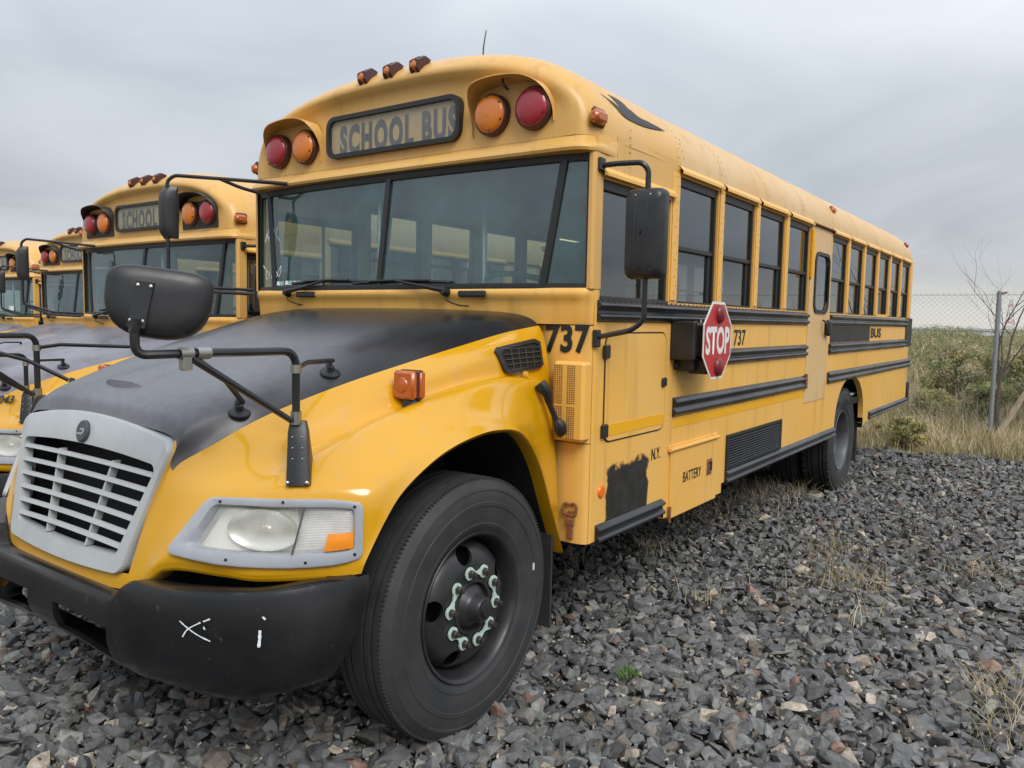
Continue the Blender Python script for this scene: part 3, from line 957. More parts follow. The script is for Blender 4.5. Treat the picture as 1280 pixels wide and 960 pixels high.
# ---- wheels
def wheel(cx, s, cy, front):
    wl = empty('wheel', (cx, s * abs(cy), .505), bus)
    ax = (0, s, 0)
    hw = .132
    half = [(.292, .098), (.300, .112), (.318, .122), (.322, .1245), (.332, .127), (.336, .1255), (.368, .132), (.40, .1335), (.403, .1365), (.418, .1372), (.421, .1345), (.445, .134), (.462, .1300), (.465, .1325), (.474, .130), (.477, .1265), (.492, .120), (.503, .109), (.5085, .103)]
    tread = []
    ribs = [(.100, .077), (.066, .038), (.027, -.027), (-.038, -.066), (-.077, -.100)]
    for a, b in ribs:
        tread += [(.496, a + .0015), (.514, a), (.515, (a + b) / 2), (.514, b), (.496, b - .0015)]
    prof = half + tread + [(r_, -o) for r_, o in reversed(half)]
    t = MB()
    c = (0, 0, 0)
    t.lathe(prof, c, ax, 72)
    # shoulder sipes
    if True:
        for a in range(190 if front else 46):
            th = 2 * math.pi * a / (190 if front else 46)
            wd = .0055 if front else .030
            ln = .008 if front else .045
            dv = Vector((math.cos(th), 0, math.sin(th))); tv = Vector((-math.sin(th), 0, math.cos(th)))
            for sg in ((1,) if front else (1, -1)):
                o0, o1 = (.1105 if front else .122), (.1105 if front else .122) - ln
                p = [dv * (.503 if front else .49) + tv * wd, dv * (.503 if front else .49) - tv * wd * (.2 if front else .6), dv * (.5135 if front else .517) - tv * wd * (.2 if front else .6), dv * (.5135 if front else .517) + tv * wd]
                vs = [q + Vector((0, s * sg * o0, 0)) for q in p] + [q + Vector((0, s * sg * o1, 0)) for q in p]
                t.add(vs, [(0, 1, 2, 3), (7, 6, 5, 4), (0, 4, 5, 1), (1, 5, 6, 2), (2, 6, 7, 3), (3, 7, 4, 0)])
    t.build('tyre', 'rubber', wl, smooth=30)
    rm = MB()
    rm.lathe([(.288, .098), (.297, .108), (.300, .116), (.297, .121), (.289, .119), (.281, .108), (.272, .085), (.262, .04), (.258, -.04), (.27, -.09), (.295, -.11)], c, ax, 56)
    rm.build('rim', 'wheel_black' if front else 'wheel_grey', wl, smooth=50)
    # disc with five hand holes
    if front:
        dp = [(.262, .020), (.256, .040), (.247, .062), (.232, .080), (.210, .094), (.188, .103), (.172, .108), (.112, .109), (.108, .104)]
    else:
        dp = [(.262, .020), (.254, -.010), (.244, -.045), (.228, -.066), (.205, -.080), (.185, -.088), (.178, -.090), (.112, -.091), (.108, -.09)]
    dr = [p[0] for p in dp][::-1]; do = [p[1] for p in dp][::-1]
    hs = np.linspace(0, 1, 2)
    ds = MB()
    nh = 5; hc = .2095; hr = .036
    e1, e2 = Vector((0, 0, 1)), Vector(ax).cross(Vector((0, 0, 1)))
    def dpt(a, r_, extra=0): return e1 * (math.cos(a) * r_) + e2 * (math.sin(a) * r_) + Vector(ax) * (float(np.interp(r_, dr, do)) + extra)
    a_half = .25; bh = .0415
    for kk in range(nh):
        ac = 2 * math.pi * (kk + .12) / nh
        # square patch round the hole
        ou, inn, dpn = [], [], []
        M = 32
        for i in range(M):
            th = 2 * math.pi * i / M
            ux, uy = math.cos(th), math.sin(th)
            k = 1 / max(abs(ux), abs(uy))
            ou.append(dpt(ac + a_half * ux * k, hc + bh * uy * k))
            inn.append(dpt(ac + hr * ux * 1.12 / hc, hc + hr * uy))
            dpn.append(dpt(ac + hr * ux * 1.12 / hc, hc + hr * uy, -.014))
        ds.grid([list(x) for x in zip(ou, inn, dpn)], closeu=True)
        # the solid sector up to the next hole
        b0, b1 = ac + a_half, ac + 2 * math.pi / nh - a_half
        ds.grid([[dpt(b0 + (b1 - b0) * i / 8, r_) for r_ in np.linspace(hc - bh, hc + bh, 9)] for i in range(9)])
    ds.grid([[dpt(2 * math.pi * i / 60, r_) for r_ in (.2505, .2525, .2545, .258, .262)] for i in range(60)], closeu=True)
    ds.grid([[dpt(2 * math.pi * i / 60, r_) for r_ in (.108, .112, .14, .160, .1685)] for i in range(60)], closeu=True)
    ds.build('wheel_disc', 'wheel_black' if front else 'wheel_grey', wl, smooth=50)
    hb = MB()
    o0 = .104 if front else -.09
    hb.lathe([(.112, o0 + .004), (.108, o0 + .012), (.098, o0 + .012), (.092, o0 - .01), (.080, o0 + .005), (.062, o0 + .018), (.052, o0 + .03), (.050, o0 + .062), (.044, o0 + .070), (.028, o0 + .072), (.026, o0 + .082), (0, o0 + .083)], c, ax, 32)
    hb.lathe([(.255, -.03), (.0, -.03)], c, ax, 24)
    hb.build('hub', 'wheel_black', wl, smooth=40)
    base = .109 if front else -.091
    for kk in range(10):
        a = 2 * math.pi * (kk + .3) / 10
        cc = e1 * (math.cos(a) * .143) + e2 * (math.sin(a) * .143)
        nb = MB()
        nb.lathe([(.0185, base), (.0185, base + .006), (.016, base + .008), (.016, base + .026), (.013, base + .029), (.0105, base + .030), (.0105, base + .040), (0, base + .041)], cc, ax, 6)
        nb.build('lug_nut', 'nut_steel', wl, smooth=20)
        if front:
            pn = MB()
            dirv = e1 * math.cos(a + (1.9 if kk % 2 else -1.9)) + e2 * math.sin(a + (1.9 if kk % 2 else -1.9))
            perp = Vector(ax).cross(dirv)
            P = [cc + dirv * (.026 * math.cos(t)) + perp * (.026 * math.sin(t)) for t in np.linspace(.5, 2 * math.pi - .5, 14)] + [cc + dirv * .056]
            Q = [p + Vector(ax) * (base + .004) for p in P]; Q2 = [p + Vector(ax) * (base + .011) for p in P]
            m_ = len(Q)
            pn.add(Q + Q2, [tuple(range(m_, 2 * m_))] + [(i, (i + 1) % m_, m_ + (i + 1) % m_, m_ + i) for i in range(m_)])
            pn.build('nut_pointer', 'lug_green', wl, smooth=20)
    if front and s < 0:
        wm = MB()
        wm.cbox(.386, .392, -.1375 * 1 - .001, -.13, .055, .085)
        wm.build('paint_dash', 'chalk_white', wl, smooth=0)
    return wl
for s in (-1, 1):
    wheel(0, s, 1.028, True)
    wheel(5.812, s, 1.045, False)
    wheel(5.812, s, .735, False)

# ---- chassis, wells, axles
ch = MB()
for s in (-1, 1):
    ch.cbox(-.85, 8.8, s * .40, s * .48, .58, .80)
ch.build('chassis_rail', 'under_steel', bus, smooth=0)
ax_ = MB()
ax_.cbox(-.06, .06, -.95, .95, .40, .50, .01)
ax_.tube([(5.81, -1.0, .505), (5.81, 1.0, .505)], .085, 12)
ax_.lathe([(0, -.2), (.12, -.18), (.2, -.05), (.2, .05), (.12, .18), (0, .2)], (5.81, 0, .5), (1, 0, 0), 16)
ax_.build('axle', 'under_steel', bus)
uf = MB()
uf.cbox(.80, 8.95, -1.18, 1.18, .84, .90)
uf.cbox(.775, .785, -1.10, 1.10, .62, 1.65)                 # firewall
for s in (-1, 1):
    uf.cbox(.64, .70, s * .5, s * 1.05, .62, 1.15)
for s in (-1, 1):
    uf.cbox(5.2, 6.5, s * .55, s * .57, .6, 1.16); uf.cbox(5.2, 6.5, s * .57, s * 1.165, 1.145, 1.16)
uf.cbox(2.4, 4.4, -.95, .95, .45, .80)
uf.cbox(5.0, 5.04, -1.18, 1.18, .55, .9); uf.cbox(6.6, 6.64, -1.18, 1.18, .55, .9)
uf.cbox(-.80, .70, -.58, .58, .55, 1.10)
uf.build('underbody', 'dark_cavity', bus, smooth=0)
for s in (-1, 1):
    fl = MB()
    fl.cbox(.60, .612, s * .78, s * 1.12, .22, .66, .003)
    fl.build('mud_flap', 'rubber', bus, smooth=0)
    fl = MB()
    fl.cbox(6.50, 6.512, s * .60, s * 1.16, .20, .62, .003)
    fl.build('mud_flap', 'rubber', bus, smooth=0)

# ---- body shell
XF, XR = .755, 9.02
DOOR = (4.185, 4.835)
def zbot(x):
    d = abs(x - 5.85)
    if d < .60: return .66 + (1.13 - .66) * (1 - (d / .60) ** 2.4) ** .45
    if x < 1.575: return .60
    if x < 2.43: return .56
    return .62
def side_panel(s):
    m = MB()
    y = -W2
    xs = sorted(set([XF, .79, 1.53, 1.575, 1.576, 2.43, 2.431] + list(np.arange(2.6, 5.2, .2)) + list(5.85 + .60 * np.sin(np.linspace(-math.pi / 2, math.pi / 2, 29))) + [7, 7.5, 8, 8.5, 8.90]))
    xs = [x for x in xs if x <= 8.90]
    for a, b in zip(xs[:-1], xs[1:]):
        za, zb = zbot(a + 1e-4), zbot(b - 1e-4)
        m.add([(a, y, za), (b, y, zb), (b, y, WZ0), (a, y, WZ0)], [(0, 1, 2, 3)])
        m.add([(a, y, za), (b, y, zb), (b, y + .05, zb), (a, y + .05, za)], [(0, 1, 2, 3)])
        m.add([(a, y + .05, max(za, .93)), (b, y + .05, max(zb, .93)), (b, y + .05, WZ0), (a, y + .05, WZ0)], [(0, 1, 2, 3)], 1)
    # posts between windows (formed channels)
    opens = [(.80, 1.535)] + [(x, x + WIN_W) for x in WIN_X[:4]] + [(DOOR[0], DOOR[1])] + [(x, x + WIN_W) for x in WIN_X[4:]]
    edges = [XF] + [v for o in opens for v in o] + [8.90]
    for i in range(0, len(edges), 2):
        a, b = edges[i], edges[i + 1]
        if b - a < .004: continue
        m.cbox(a, b, y, y + .055, WZ0 - .002, 2.47)
        if b - a > .05: m.cbox(a + .018, b - .018, y - .008, y, WZ0 + .01, WZ1 + .01, .004)
    # drip rail heads over each window
    for a, b in opens:
        if a == DOOR[0]: m.cbox(a, b, y, y + .055, 2.445, 2.47); continue
        zt = WZ1 if a > 1 else 2.285
        m.cbox(a, b, y, y + .055, zt, 2.47)
        m.add([(a - .03, y - .001, zt + .055), (b + .03, y - .001, zt + .055), (b + .03, y - .028, zt + .026), (a - .03, y - .028, zt + .026),
               (a - .03, y - .028, zt + .010), (b + .03, y - .028, zt + .010), (b, y, zt + .012), (a, y, zt + .012)], [(0, 1, 2, 3), (3, 2, 5, 4), (4, 5, 6, 7)])
    return m
for s in (-1, 1):
    side(side_panel(s), s).build('side_panel', ['faded_paint', 'inner_panel'], bus, smooth=30)
# roof: superellipse arch, with the front cap lofted ahead of it
def arch(x, w_, zb, h, n=2.55, k=44, px=None):
    o = []
    for i in range(k + 1):
        t = math.pi * i / k
        c, s_ = math.cos(t), math.sin(t)
        o.append((x, w_ * math.copysign(abs(c) ** (2 / n), c), zb + h * abs(s_) ** (2 / n)))
    return o
RH = .61
roof = MB()
roof.grid([arch(x, W2 + .001, 2.468, RH - .048, 2.05) for x in (1.62, 2.5, 3.5, 4.5, 5.5, 6.5, 7.5, 8.4, 8.85)])
roof.grid([arch(8.85, W2 + .001, 2.468, RH - .048, 2.05), arch(8.95, W2 - .02, 2.468, RH - .08, 2.05), arch(9.0, W2 - .06, 2.468, RH - .13, 2.05), arch(9.02, W2 - .12, 2.468, RH - .2, 2.05), arch(9.02, .01, 2.468, .01, 2.05)])
for x in (2.27, 3.1, 4.0, 4.9, 5.8, 6.7, 7.6, 8.4):      # roof bow seams
    a1 = arch(x - .018, W2 + .0035, 2.468, RH - .0458, 2.05); a2 = arch(x + .018, W2 + .0035, 2.468, RH - .0458, 2.05)
    roof.grid([arch(x - .02, W2 - .002, 2.468, RH - .05, 2.05), a1, a2, arch(x + .02, W2 - .002, 2.468, RH - .05, 2.05)])
roof.build('roof', 'roof_paint', bus, smooth=40)
ce = MB()
ce.grid([arch(x, W2 - .06, 2.44, RH - .10, 2.05) for x in (.85, 4, 8.95)])
ce.build('ceiling_lining', 'inner_ceiling', bus, smooth=60)
# front cap
rings = [(1.64, W2 + .004, RH - .044, 2.05), (1.10, W2 + .004, RH - .050, 2.1), (.93, W2, RH - .066, 2.2), (.82, 1.212, RH - .090, 2.35), (.745, 1.195, RH - .123, 2.5),
         (.695, 1.17, RH - .158, 2.6), (.668, 1.145, RH - .186, 2.65), (.660, 1.125, RH - .203, 2.65)]
inner = [(.664, 1.10, RH - .222, 2.65), (.688, 1.075, RH - .245, 2.65), (.702, 1.045, RH - .265, 2.65), (.704, .8, .25, 2.5), (.704, .5, .15, 2.5), (.704, .2, .06, 2.5), (.704, .004, .0, 2.5)]
ZC = 2.468
def capring(x, w_, h, n, lowx):
    o = []
    for px, py, pz in arch(x, w_, ZC, h, n):
        k = sstep(2.58, 2.74, pz)
        if lowx: px = lowx * (1 - k) + px * k
        o.append((px, py, pz))
    return o
cap = MB()
LOWX = [None] * 5 + [.706, .694, .691] + [.690] * 7
allr = [capring(*a, lx) for a, lx in zip(rings + inner, LOWX)]
cap.grid(allr)
# skirt of the cap below the arch: down to the windshield head, curling forward into a lip
prof_low = lambda p: [p, (p[0], p[1], 2.452), (p[0] - .010, p[1] * 1.001, 2.438), (p[0] - .030, p[1] * 1.004, 2.425), (p[0] - .036, p[1] * 1.006, 2.408), (p[0] - .030, p[1] * 1.006, 2.396), (p[0] + .06, p[1] * .985, 2.390)]
bot = []
for y in np.linspace(-1.0, 1.0, 25): bot.append((.690 + .0 * y, y, ZC))
frontedge = [r_[0] for r_ in allr[2:9]]
edge = [(.93, 1.221), (.82, 1.213), (.745, 1.196), (.707, 1.170), (.695, 1.145), (.6915, 1.10), (.690, 1.05)]
path = [(x, -y) for x, y in edge] + [(.690, y) for y in np.linspace(-1.0, 1.0, 21)] + [(x, y) for x, y in reversed(edge)]
P = []
for i, (x, y) in enumerate(path):
    a = Vector(path[max(0, i - 1)]); b = Vector(path[min(len(path) - 1, i + 1)])
    t = (b - a).normalized(); nx, ny = -t.y, t.x         # outward (front / side)
    bow = .022 * (1 - (y / 1.22) ** 2)
    e = sstep(.93, .72, x)
    o = [(-.012, ZC + .02), (.0025, 2.460), (.010 * e, 2.444), (.034 * e, 2.424), (.040 * e, 2.408), (.034 * e, 2.395), (-.05, 2.388)]
    P.append([(x + nx * d - bow * (d > .005), y + ny * d, z) for d, z in o])
cap.grid(P)
for s in (-1, 1):                                           # cap side strip back to the first window
    cap.add([(.93, s * 1.2205, ZC + .03), (1.64, s * 1.2245, ZC + .03), (1.64, s * 1.2245, 2.30), (.93, s * 1.2245, 2.30)], [(0, 1, 2, 3)])
    cap.cbox(.76, 1.60, s * 1.215, s * 1.2235, 2.30, 2.40)
cap.build('front_cap', 'cap_paint', bus, smooth=40)
rv = MB()
def stud(p, ax, k=1.0): rv.lathe([(0, .0030 * k), (.0042 * k, .0022 * k), (.0060 * k, 0)], p, ax, 5)
for s in (-1, 1):
    for i in range(140):
        x = 1.66 + i * .052
        if x > 8.85: break
        if abs(x - 4.5) > .36: stud((x, s * (W2 + .001), 2.462), (0, s, 0))
    for x in [q - .048 for q in WIN_X] + [WIN_X[3] + WIN_W + .02, WIN_X[9] + WIN_W + .04]:
        for z in np.arange(1.80, 2.42, .088):
            stud((x - .012, s * (W2 + .009), z), (0, s, 0)); stud((x + .012, s * (W2 + .009), z + .04), (0, s, 0))
    for x in (1.66, 2.27, 3.1, 4.0, 4.9, 5.8, 6.7, 7.6, 8.4):
        a = arch(x, W2 + .002, 2.468, RH - .046, 2.05, 90)
        for j in (list(range(2, 22, 2)) if s > 0 else list(range(69, 89, 2))):
            p, q = Vector(a[j]), Vector(a[j + 1]); n = Vector((0, p.y, (p.z - 2.468) * 4.7)).normalized()
            for dx in (-.032, .032): stud((p.x + dx, p.y, p.z), n)
    for z0, xs_ in ((1.60, np.arange(1.7, 8.8, .11)), (1.36, np.arange(1.7, 8.8, .11))):
        for x in xs_:
            if abs(x - 4.5) > .42: stud((x, s * W2, z0), (0, s, 0), .8)
for y in np.linspace(-1.05, 1.05, 20):
    rv.lathe([(0, .005), (.005, .004), (.008, 0)], (.688 - .004, y, 2.452), (-1, 0, .15), 6)
for s in (-1, 1):
    for i in range(7):
        rv.lathe([(0, .004), (.004, .003), (.006, 0)], (1.60, s * 1.2245, 2.34 + .045 * i), (0, s, 0), 6)
        rv.lathe([(0, .004), (.004, .003), (.006, 0)], (1.05, s * 1.2245, 2.34 + .035 * i), (0, s, 0), 6)
rv.build('rivet', 'cap_paint', bus, smooth=50)['kind'] = 'stuff'

# ---- destination sign in the cap
sg = empty('destination_sign', parent=bus)
SX = .690
fr_o = rrect(-.485, .485, 2.515, 2.742, .06, 5); fr_i = rrect(-.462, .462, 2.538, 2.719, .045, 5)
m = MB()
m.ring(fr_o, fr_i, lambda p: (SX + .01, p[0], p[1]), lambda p: (SX - .030, p[0], p[1]))
m.build('sign_frame', 'rubber_trim', sg, smooth=40)
m = MB(); m.prism(fr_i, lambda p: (SX + .002, p[0], p[1]), lambda p: (SX - .006, p[0], p[1]))
m.build('sign_panel', 'sign_board', sg, smooth=0)
text('sign_lettering', 'SCHOOL BUS', .168, 'letter_grey', sg, (SX - .007, -.030, 2.608), (0, -1, 0), (0, 0, 1), off=.052, width=.85, gap=1.22)
m = MB(); m.add([(SX - .018, p[0], p[1]) for p in fr_i], [tuple(range(len(fr_i)))])
m.build('sign_glass', 'cover_glass', sg, smooth=0)

# ---- warning lights with their visors
for s in (-1, 1):
    for yy, mn in ((.919, 'lens_red'), (.678, 'lens_amber')):
        wl = empty('warning_light', parent=bus)
        c = (.690, s * yy, 2.608); ax = (-1, 0, 0)
        m = MB(); m.lathe([(.098, -.01), (.098, .028), (.092, .036), (.086, .037)], c, ax, 32); m.build('lamp_rim', 'lamp_body', wl, smooth=40)
        m = MB(); m.lathe([(.087, .036), (.084, .046), (.07, .054), (.04, .060), (0, .062)], c, ax, 32); m.build('lens', mn, wl, smooth=60)
        m = MB()
        for k in range(6):
            a = 2 * math.pi * (k + .4) / 6
            m.lathe([(0, .006), (.005, .005), (.006, 0)], (c[0] - .046, c[1] + math.cos(a) * .079, c[2] + math.sin(a) * .079), ax, 8)
        m.build('lens_screw', 'lamp_body', wl, smooth=30)
    # visor: one hood over the pair
    o = [(.556, 2.515), (.553, 2.60), (.562, 2.672), (.605, 2.722), (.70, 2.742), (.82, 2.740), (.92, 2.722), (.990, 2.682), (1.020, 2.62), (1.025, 2.54)]
    q = sm([(0, a, b) for a, b in o], 4)
    dpt_ = [0.012 + .100 * sstep(0.05, .40, i / (len(q) - 1)) * sstep(1, .62, i / (len(q) - 1)) for i in range(len(q))]
    m = MB()
    m.grid([[(.70, s * p.y, p.z), (.69 - d, s * p.y, p.z + .010 * d / .10), (.69 - d, s * p.y, p.z + .010 * d / .10 + .005), (.69, s * (p.y), p.z + .014)] for p, d in zip(q, dpt_)])
    m.build('light_visor', 'cap_paint', bus, smooth=60)
vc = MB(); vc.tube(sm([(.655, -.76, 2.762), (.625, -.775, 2.745), (.615, -.79, 2.715), (.635, -.80, 2.70)], 5), .006, 6)
vc.build('loose_cable', 'rubber_trim', bus)

# ---- clearance and marker lamps
def teardrop(name, c, ax_, up, parent, L_=.11, wd=.034, hh=.045):
    """teardrop marker lamp: base shell with an amber lens band"""
    e = empty(name, parent=parent)
    ax_, up = Vector(ax_).normalized(), Vector(up).normalized(); sd_ = ax_.cross(up)
    c = Vector(c)
    def sect(t, k):
        wv = wd * math.sin(math.pi * min(1, .16 + .84 * t)) ** .6 * (1 - .55 * t)
        hv = hh * math.sin(math.pi * min(.999, .14 + .80 * t)) ** .7
        return [c + ax_ * (L_ * (.5 - t)) * k + sd_ * (wv * math.cos(a) * k) + up * (max(0, hv * math.sin(a)) * k) for a in np.linspace(0, math.pi, 9)]
    m = MB(); m.grid([sect(t, 1.0) for t in np.linspace(0.0, 1, 9)]); m.build('lamp_shell', 'lamp_body', e, smooth=50)
    m = MB(); m.grid([sect(t, 1.05) for t in np.linspace(-.02, .42, 5)])
    a = sect(-.02, 1.05); m.add(a, [tuple(range(9))])
    m.build('lens', 'lens_amber_dark', e, smooth=50)
    return e
def roof_lamp(y):
    e = empty('clearance_light', parent=bus)
    a = [p for p in arch(.695, 1.17, ZC, RH - .156, 2.6)]
    z = np.interp(y, [p[1] for p in a][::-1], [p[2] for p in a][::-1]) - .004
    tilt = math.atan2(y, 3.2)
    def tr(dx, dy, dz):
        dx, dy, dz = dx * .62, dy * .72, dz * .72
        a = .62; dx, dz = dx * math.cos(a) - dz * math.sin(a) * .8, dx * math.sin(a) + dz * math.cos(a)
        return (.700 + dx, y + dy * math.cos(tilt) + dz * math.sin(tilt), z - dy * math.sin(tilt) + dz * math.cos(tilt))
    m = MB()
    sp = [(-.075, -.028), (.06, .0), (.10, .02), (.05, .072), (-.055, .082), (-.085, .03)]
    for sg_ in (-1, 1):
        m.add([tr(x, sg_ * .016, h) for x, h in sp] + [tr(x, sg_ * .042, h * .9) for x, h in sp],
              [tuple(range(6)), tuple(range(11, 5, -1))] + [(i, (i + 1) % 6, 6 + (i + 1) % 6, 6 + i) for i in range(6)])
    m.build('lamp_shell', 'lamp_body', e, smooth=0)
    m = MB()
    P = []
    for t in np.linspace(-1.9, 1.2, 9):
        P.append([tr(-.005 - .076 * math.cos(t * .8), k * .029, .032 + .052 * math.sin(t * .8)) for k in (-1, -.5, .5, 1)])
    m.grid(P); m.build('lens', 'lens_amber', e, smooth=60)
for y in (-.19, 0.0, .19): roof_lamp(y)
for s in (-1, 1):
    def mk(c, mn, k=1.0):
        e = empty('side_marker_light', parent=bus)
        m = MB(); m.cbox(c[0] - .055 * k, c[0] + .05 * k, s * abs(c[1]) - .0, s * (abs(c[1]) + .028), c[2] - .038 * k, c[2] + .045 * k, .012); m.build('lamp_shell', 'lamp_body', e, smooth=30)
        m = MB(); m.cbox(c[0] - .068 * k, c[0] + .036 * k, s * abs(c[1]), s * (abs(c[1]) + .050), c[2] - .030 * k, c[2] + .030 * k, .016); m.build('lens', mn, e, smooth=40)
    mk((.77, 1.193, 2.545), 'lens_amber_dark')
    mk((5.07, 1.135, 2.66), 'lens_amber_dark', .9)
    mk((8.72, 1.135, 2.66), 'lens_red', .9)

# ---- windshield: two big panes and two narrow canted ones
ws = empty('windshield', parent=bus)
WB, WT = 1.80, 2.385
def wx(y, k):
    a = abs(y)
    b = .603 + .087 * (a / .97) ** 2 if a < .97 else .690 + (.748 - .690) * (a - .97) / .23
    t = .678 + .042 * (a / 1.06) ** 2 if a < 1.06 else .720 + (.752 - .720) * (a - 1.06) / .14
    return b + (t - b) * k
def wpt(y0, y1, k, dx=0):   # y at bottom, y at top
    y = y0 + (y1 - y0) * k
    return (wx(y, k) + dx, y, WB + (WT - WB) * k)
def pane(ya, yb, ta, tb, name='pane'):
    g = MB()
    g.grid([[wpt(ya + (yb - ya) * i / 10, ta + (tb - ta) * i / 10, k) for k in (0, 1)] for i in range(11)])
    return g.build(name, 'windshield_glass', ws, smooth=60)
for s in (-1, 1):
    pane(s * .012, s * .965, s * .012, s * 1.055)
    pane(s * .995, s * 1.185, s * 1.085, s * 1.185)
def bar(y0, y1, wd, name='pillar'):
    g = MB()
    P = []
    for k in np.linspace(0, 1, 5):
        y = y0 + (y1 - y0) * k; x = wx(y, k)
        P.append([(x - .012, y - wd, WB + (WT - WB) * k), (x - .016, y, WB + (WT - WB) * k), (x - .012, y + wd, WB + (WT - WB) * k), (x + .03, y + wd, WB + (WT - WB) * k), (x + .03, y - wd, WB + (WT - WB) * k)])
    g.grid([list(c) for c in zip(*P)], closeu=True)
    return g.build(name, 'rubber_trim', ws, smooth=40)
bar(0, 0, .017, 'centre_divider')
for s in (-1, 1):
    bar(s * .98, s * 1.07, .019, 'slanted_pillar')
    bar(s * 1.194, s * 1.192, .016, 'gasket')
for nm, k, dz, h in (('lower_gasket', 0, -.012, .022), ('upper_gasket', 1, .004, .03)):
    g = MB(); P = []
    for y in np.linspace(-1.20, 1.20, 29):
        x = wx(y, k); z = WB + (WT - WB) * k + dz
        P.append([(x + .03, y, z + h), (x - .014, y, z + h), (x - .018, y, z), (x - .014, y, z - h), (x + .03, y, z - h)])
    g.grid(P); g.build(nm, 'rubber_trim', ws, smooth=40)
for y, z in ((.93, 1.83), (.83, 1.832), (.74, 1.83)):
    g = MB(); x = wx(y, .06)
    g.add([(x - .002, y - .035, z - .012), (x - .002, y + .03, z - .012), (x + .002, y + .03, z + .012), (x + .002, y - .035, z + .012)], [(0, 1, 2, 3)])
    g.build('sticker', 'paper_white', ws, smooth=0)
def scrawl(parent, y0, z0, rows_, seed):
    rr = random.Random(seed)
    g = MB()
    y = y0
    for i in range(rows_):
        y = y0 - i * .055
        px = [(wx(y + a * .04, .4) - .004, y + a * .045, z0 + b * .05) for a, b in [(rr.uniform(-1, 1), rr.uniform(-1, 1)) for _ in range(4)]]
        P = sm(px, 4)
        for p, q in zip(P[:-1], P[1:]):
            d = Vector((0, q.z - p.z, -(q.y - p.y))).normalized() * .0022
            k0 = (p.z - WB) / (WT - WB)
            a = [Vector((wx(t.y, (t.z - WB) / (WT - WB)) - .003, t.y, t.z)) for t in (p, q)]
            g.add([a[0] + d, a[1] + d, a[1] - d, a[0] - d], [(0, 1, 2, 3)])
    g.build('chalk_scrawl', 'chalk_white', parent, smooth=0)
scrawl(ws, 1.12, 2.13, 4, 3); scrawl(ws, 1.13, 1.90, 4, 5)

# ---- cowl and corner panels below the windshield
cw = MB()
def cx_(y, z):
    base = .628 + .082 * (abs(y) / .97) ** 2
    if z >= 1.785: d = .02
    elif z > 1.74: d = -.045
    else: d = -.02 - .02 * (1.74 - z) / .14
    return base + d
P = []
for y in np.linspace(-1.13, 1.13, 33):
    P.append([(cx_(y, 1.8) + .04, y, 1.792), (cx_(y, 1.77) + .012, y, 1.788), (cx_(y, 1.77), y, 1.779), (cx_(y, 1.75) - .002, y, 1.752), (cx_(y, 1.75) + .012, y, 1.738), (cx_(y, 1.70), y, 1.70), (cx_(y, 1.66) + .012, y, 1.66), (cx_(y, 1.6) + .03, y, 1.622), (.78, y, 1.62)])
cw.grid(P)
for s in (-1, 1):      # rounded shoulder from cowl to body side
    a = [(Vector(p)) for p in (P[0] if s < 0 else P[-1])]
    b = [Vector((.775 + .0 * i, s * 1.223, p.z)) for i, p in enumerate(a)]
    Q = []
    for t in np.linspace(0, 1, 6):
        c_ = [(pa.x + (pb.x - pa.x) * (1 - math.cos(t * math.pi / 2)), pa.y + (pb.y - pa.y) * math.sin(t * math.pi / 2), pa.z) for pa, pb in zip(a, b)]
        Q.append(c_)
    cw.grid(Q)
cw.build('cowl', 'faded_paint', bus, smooth=50)
for s in (-1, 1):
    # corner panel facing forward beside the hood (carries the fleet number)
    m = MB()
    yi, yo = .86, 1.222
    for z0, z1 in ((1.075, 1.617), (.60, 1.071)):
        P = []
        for y, x in ((yi, .735), (1.15, .728), (1.19, .732), (1.212, .745), (1.222, .77)):
            P.append([(x, y, z0), (x, y, z1)])
        m.grid([[near(p) for p in r_] for r_ in P])
        m.add([near(p) for p in ((.735, yi, z1), (.728, 1.15, z1), (.77, 1.222, z1), (.80, 1.2, z1 + .003), (.80, yi, z1 + .003))], [(0, 1, 2, 3, 4)])
        m.add([near(p) for p in ((.735, yi, z0), (.728, 1.15, z0), (.77, 1.222, z0), (.80, 1.2, z0), (.80, yi, z0))], [(0, 1, 2, 3, 4)])
    side(m, s).build('corner_panel', 'faded_paint', bus, smooth=50)
    # perforated intake box
    hb = empty('intake_box', parent=bus)
    m = MB(); m.cbox(.655, .732, -1.235, -1.065, 1.09, 1.455, .014); m = m
    side(m, s).build('box_shell', 'faded_paint', hb, smooth=30)
    m = MB()
    for i in range(34):
        for j in range(10):
            if j in (4, 5) and True and abs(j - 4.5) < .6: continue
            if 15 <= i <= 15: continue
            y = -1.084 - .0112 * j; z = 1.107 + .0099 * i
            m.add([(.6535, y - .0036, z - .0028), (.6535, y + .0036, z - .0028), (.6535, y + .0036, z + .0028), (.6535, y - .0036, z + .0028)], [(0, 1, 2, 3)])
    o_ = side(m, s).build('perforation', 'rust', hb, smooth=0); o_['kind'] = 'stuff'
# A pillars
for s in (-1, 1):
    m = MB()
    m.grid([[(.722, s * 1.195, z), (.722, s * 1.212, z), (.735, s * 1.2245, z), (.80, s * 1.2245, z), (.80, s * 1.17, z)] for z in (1.785, 2.0, 2.2, 2.43)])
    m.build('pillar', 'cap_paint', bus, smooth=40)
if True:
    NUM = text('fleet_number', '737', .136, 'letter_black', bus, (.7265, -1.099, 1.556), (0, -1, 0), (0, 0, 1), off=.036, width=.240, gap=1.06)
    text('fleet_number', '737', .105, 'letter_black', bus, (2.655, -W2 - .001, 1.548), (1, 0, 0), (0, 0, 1), off=.02, width=.215)

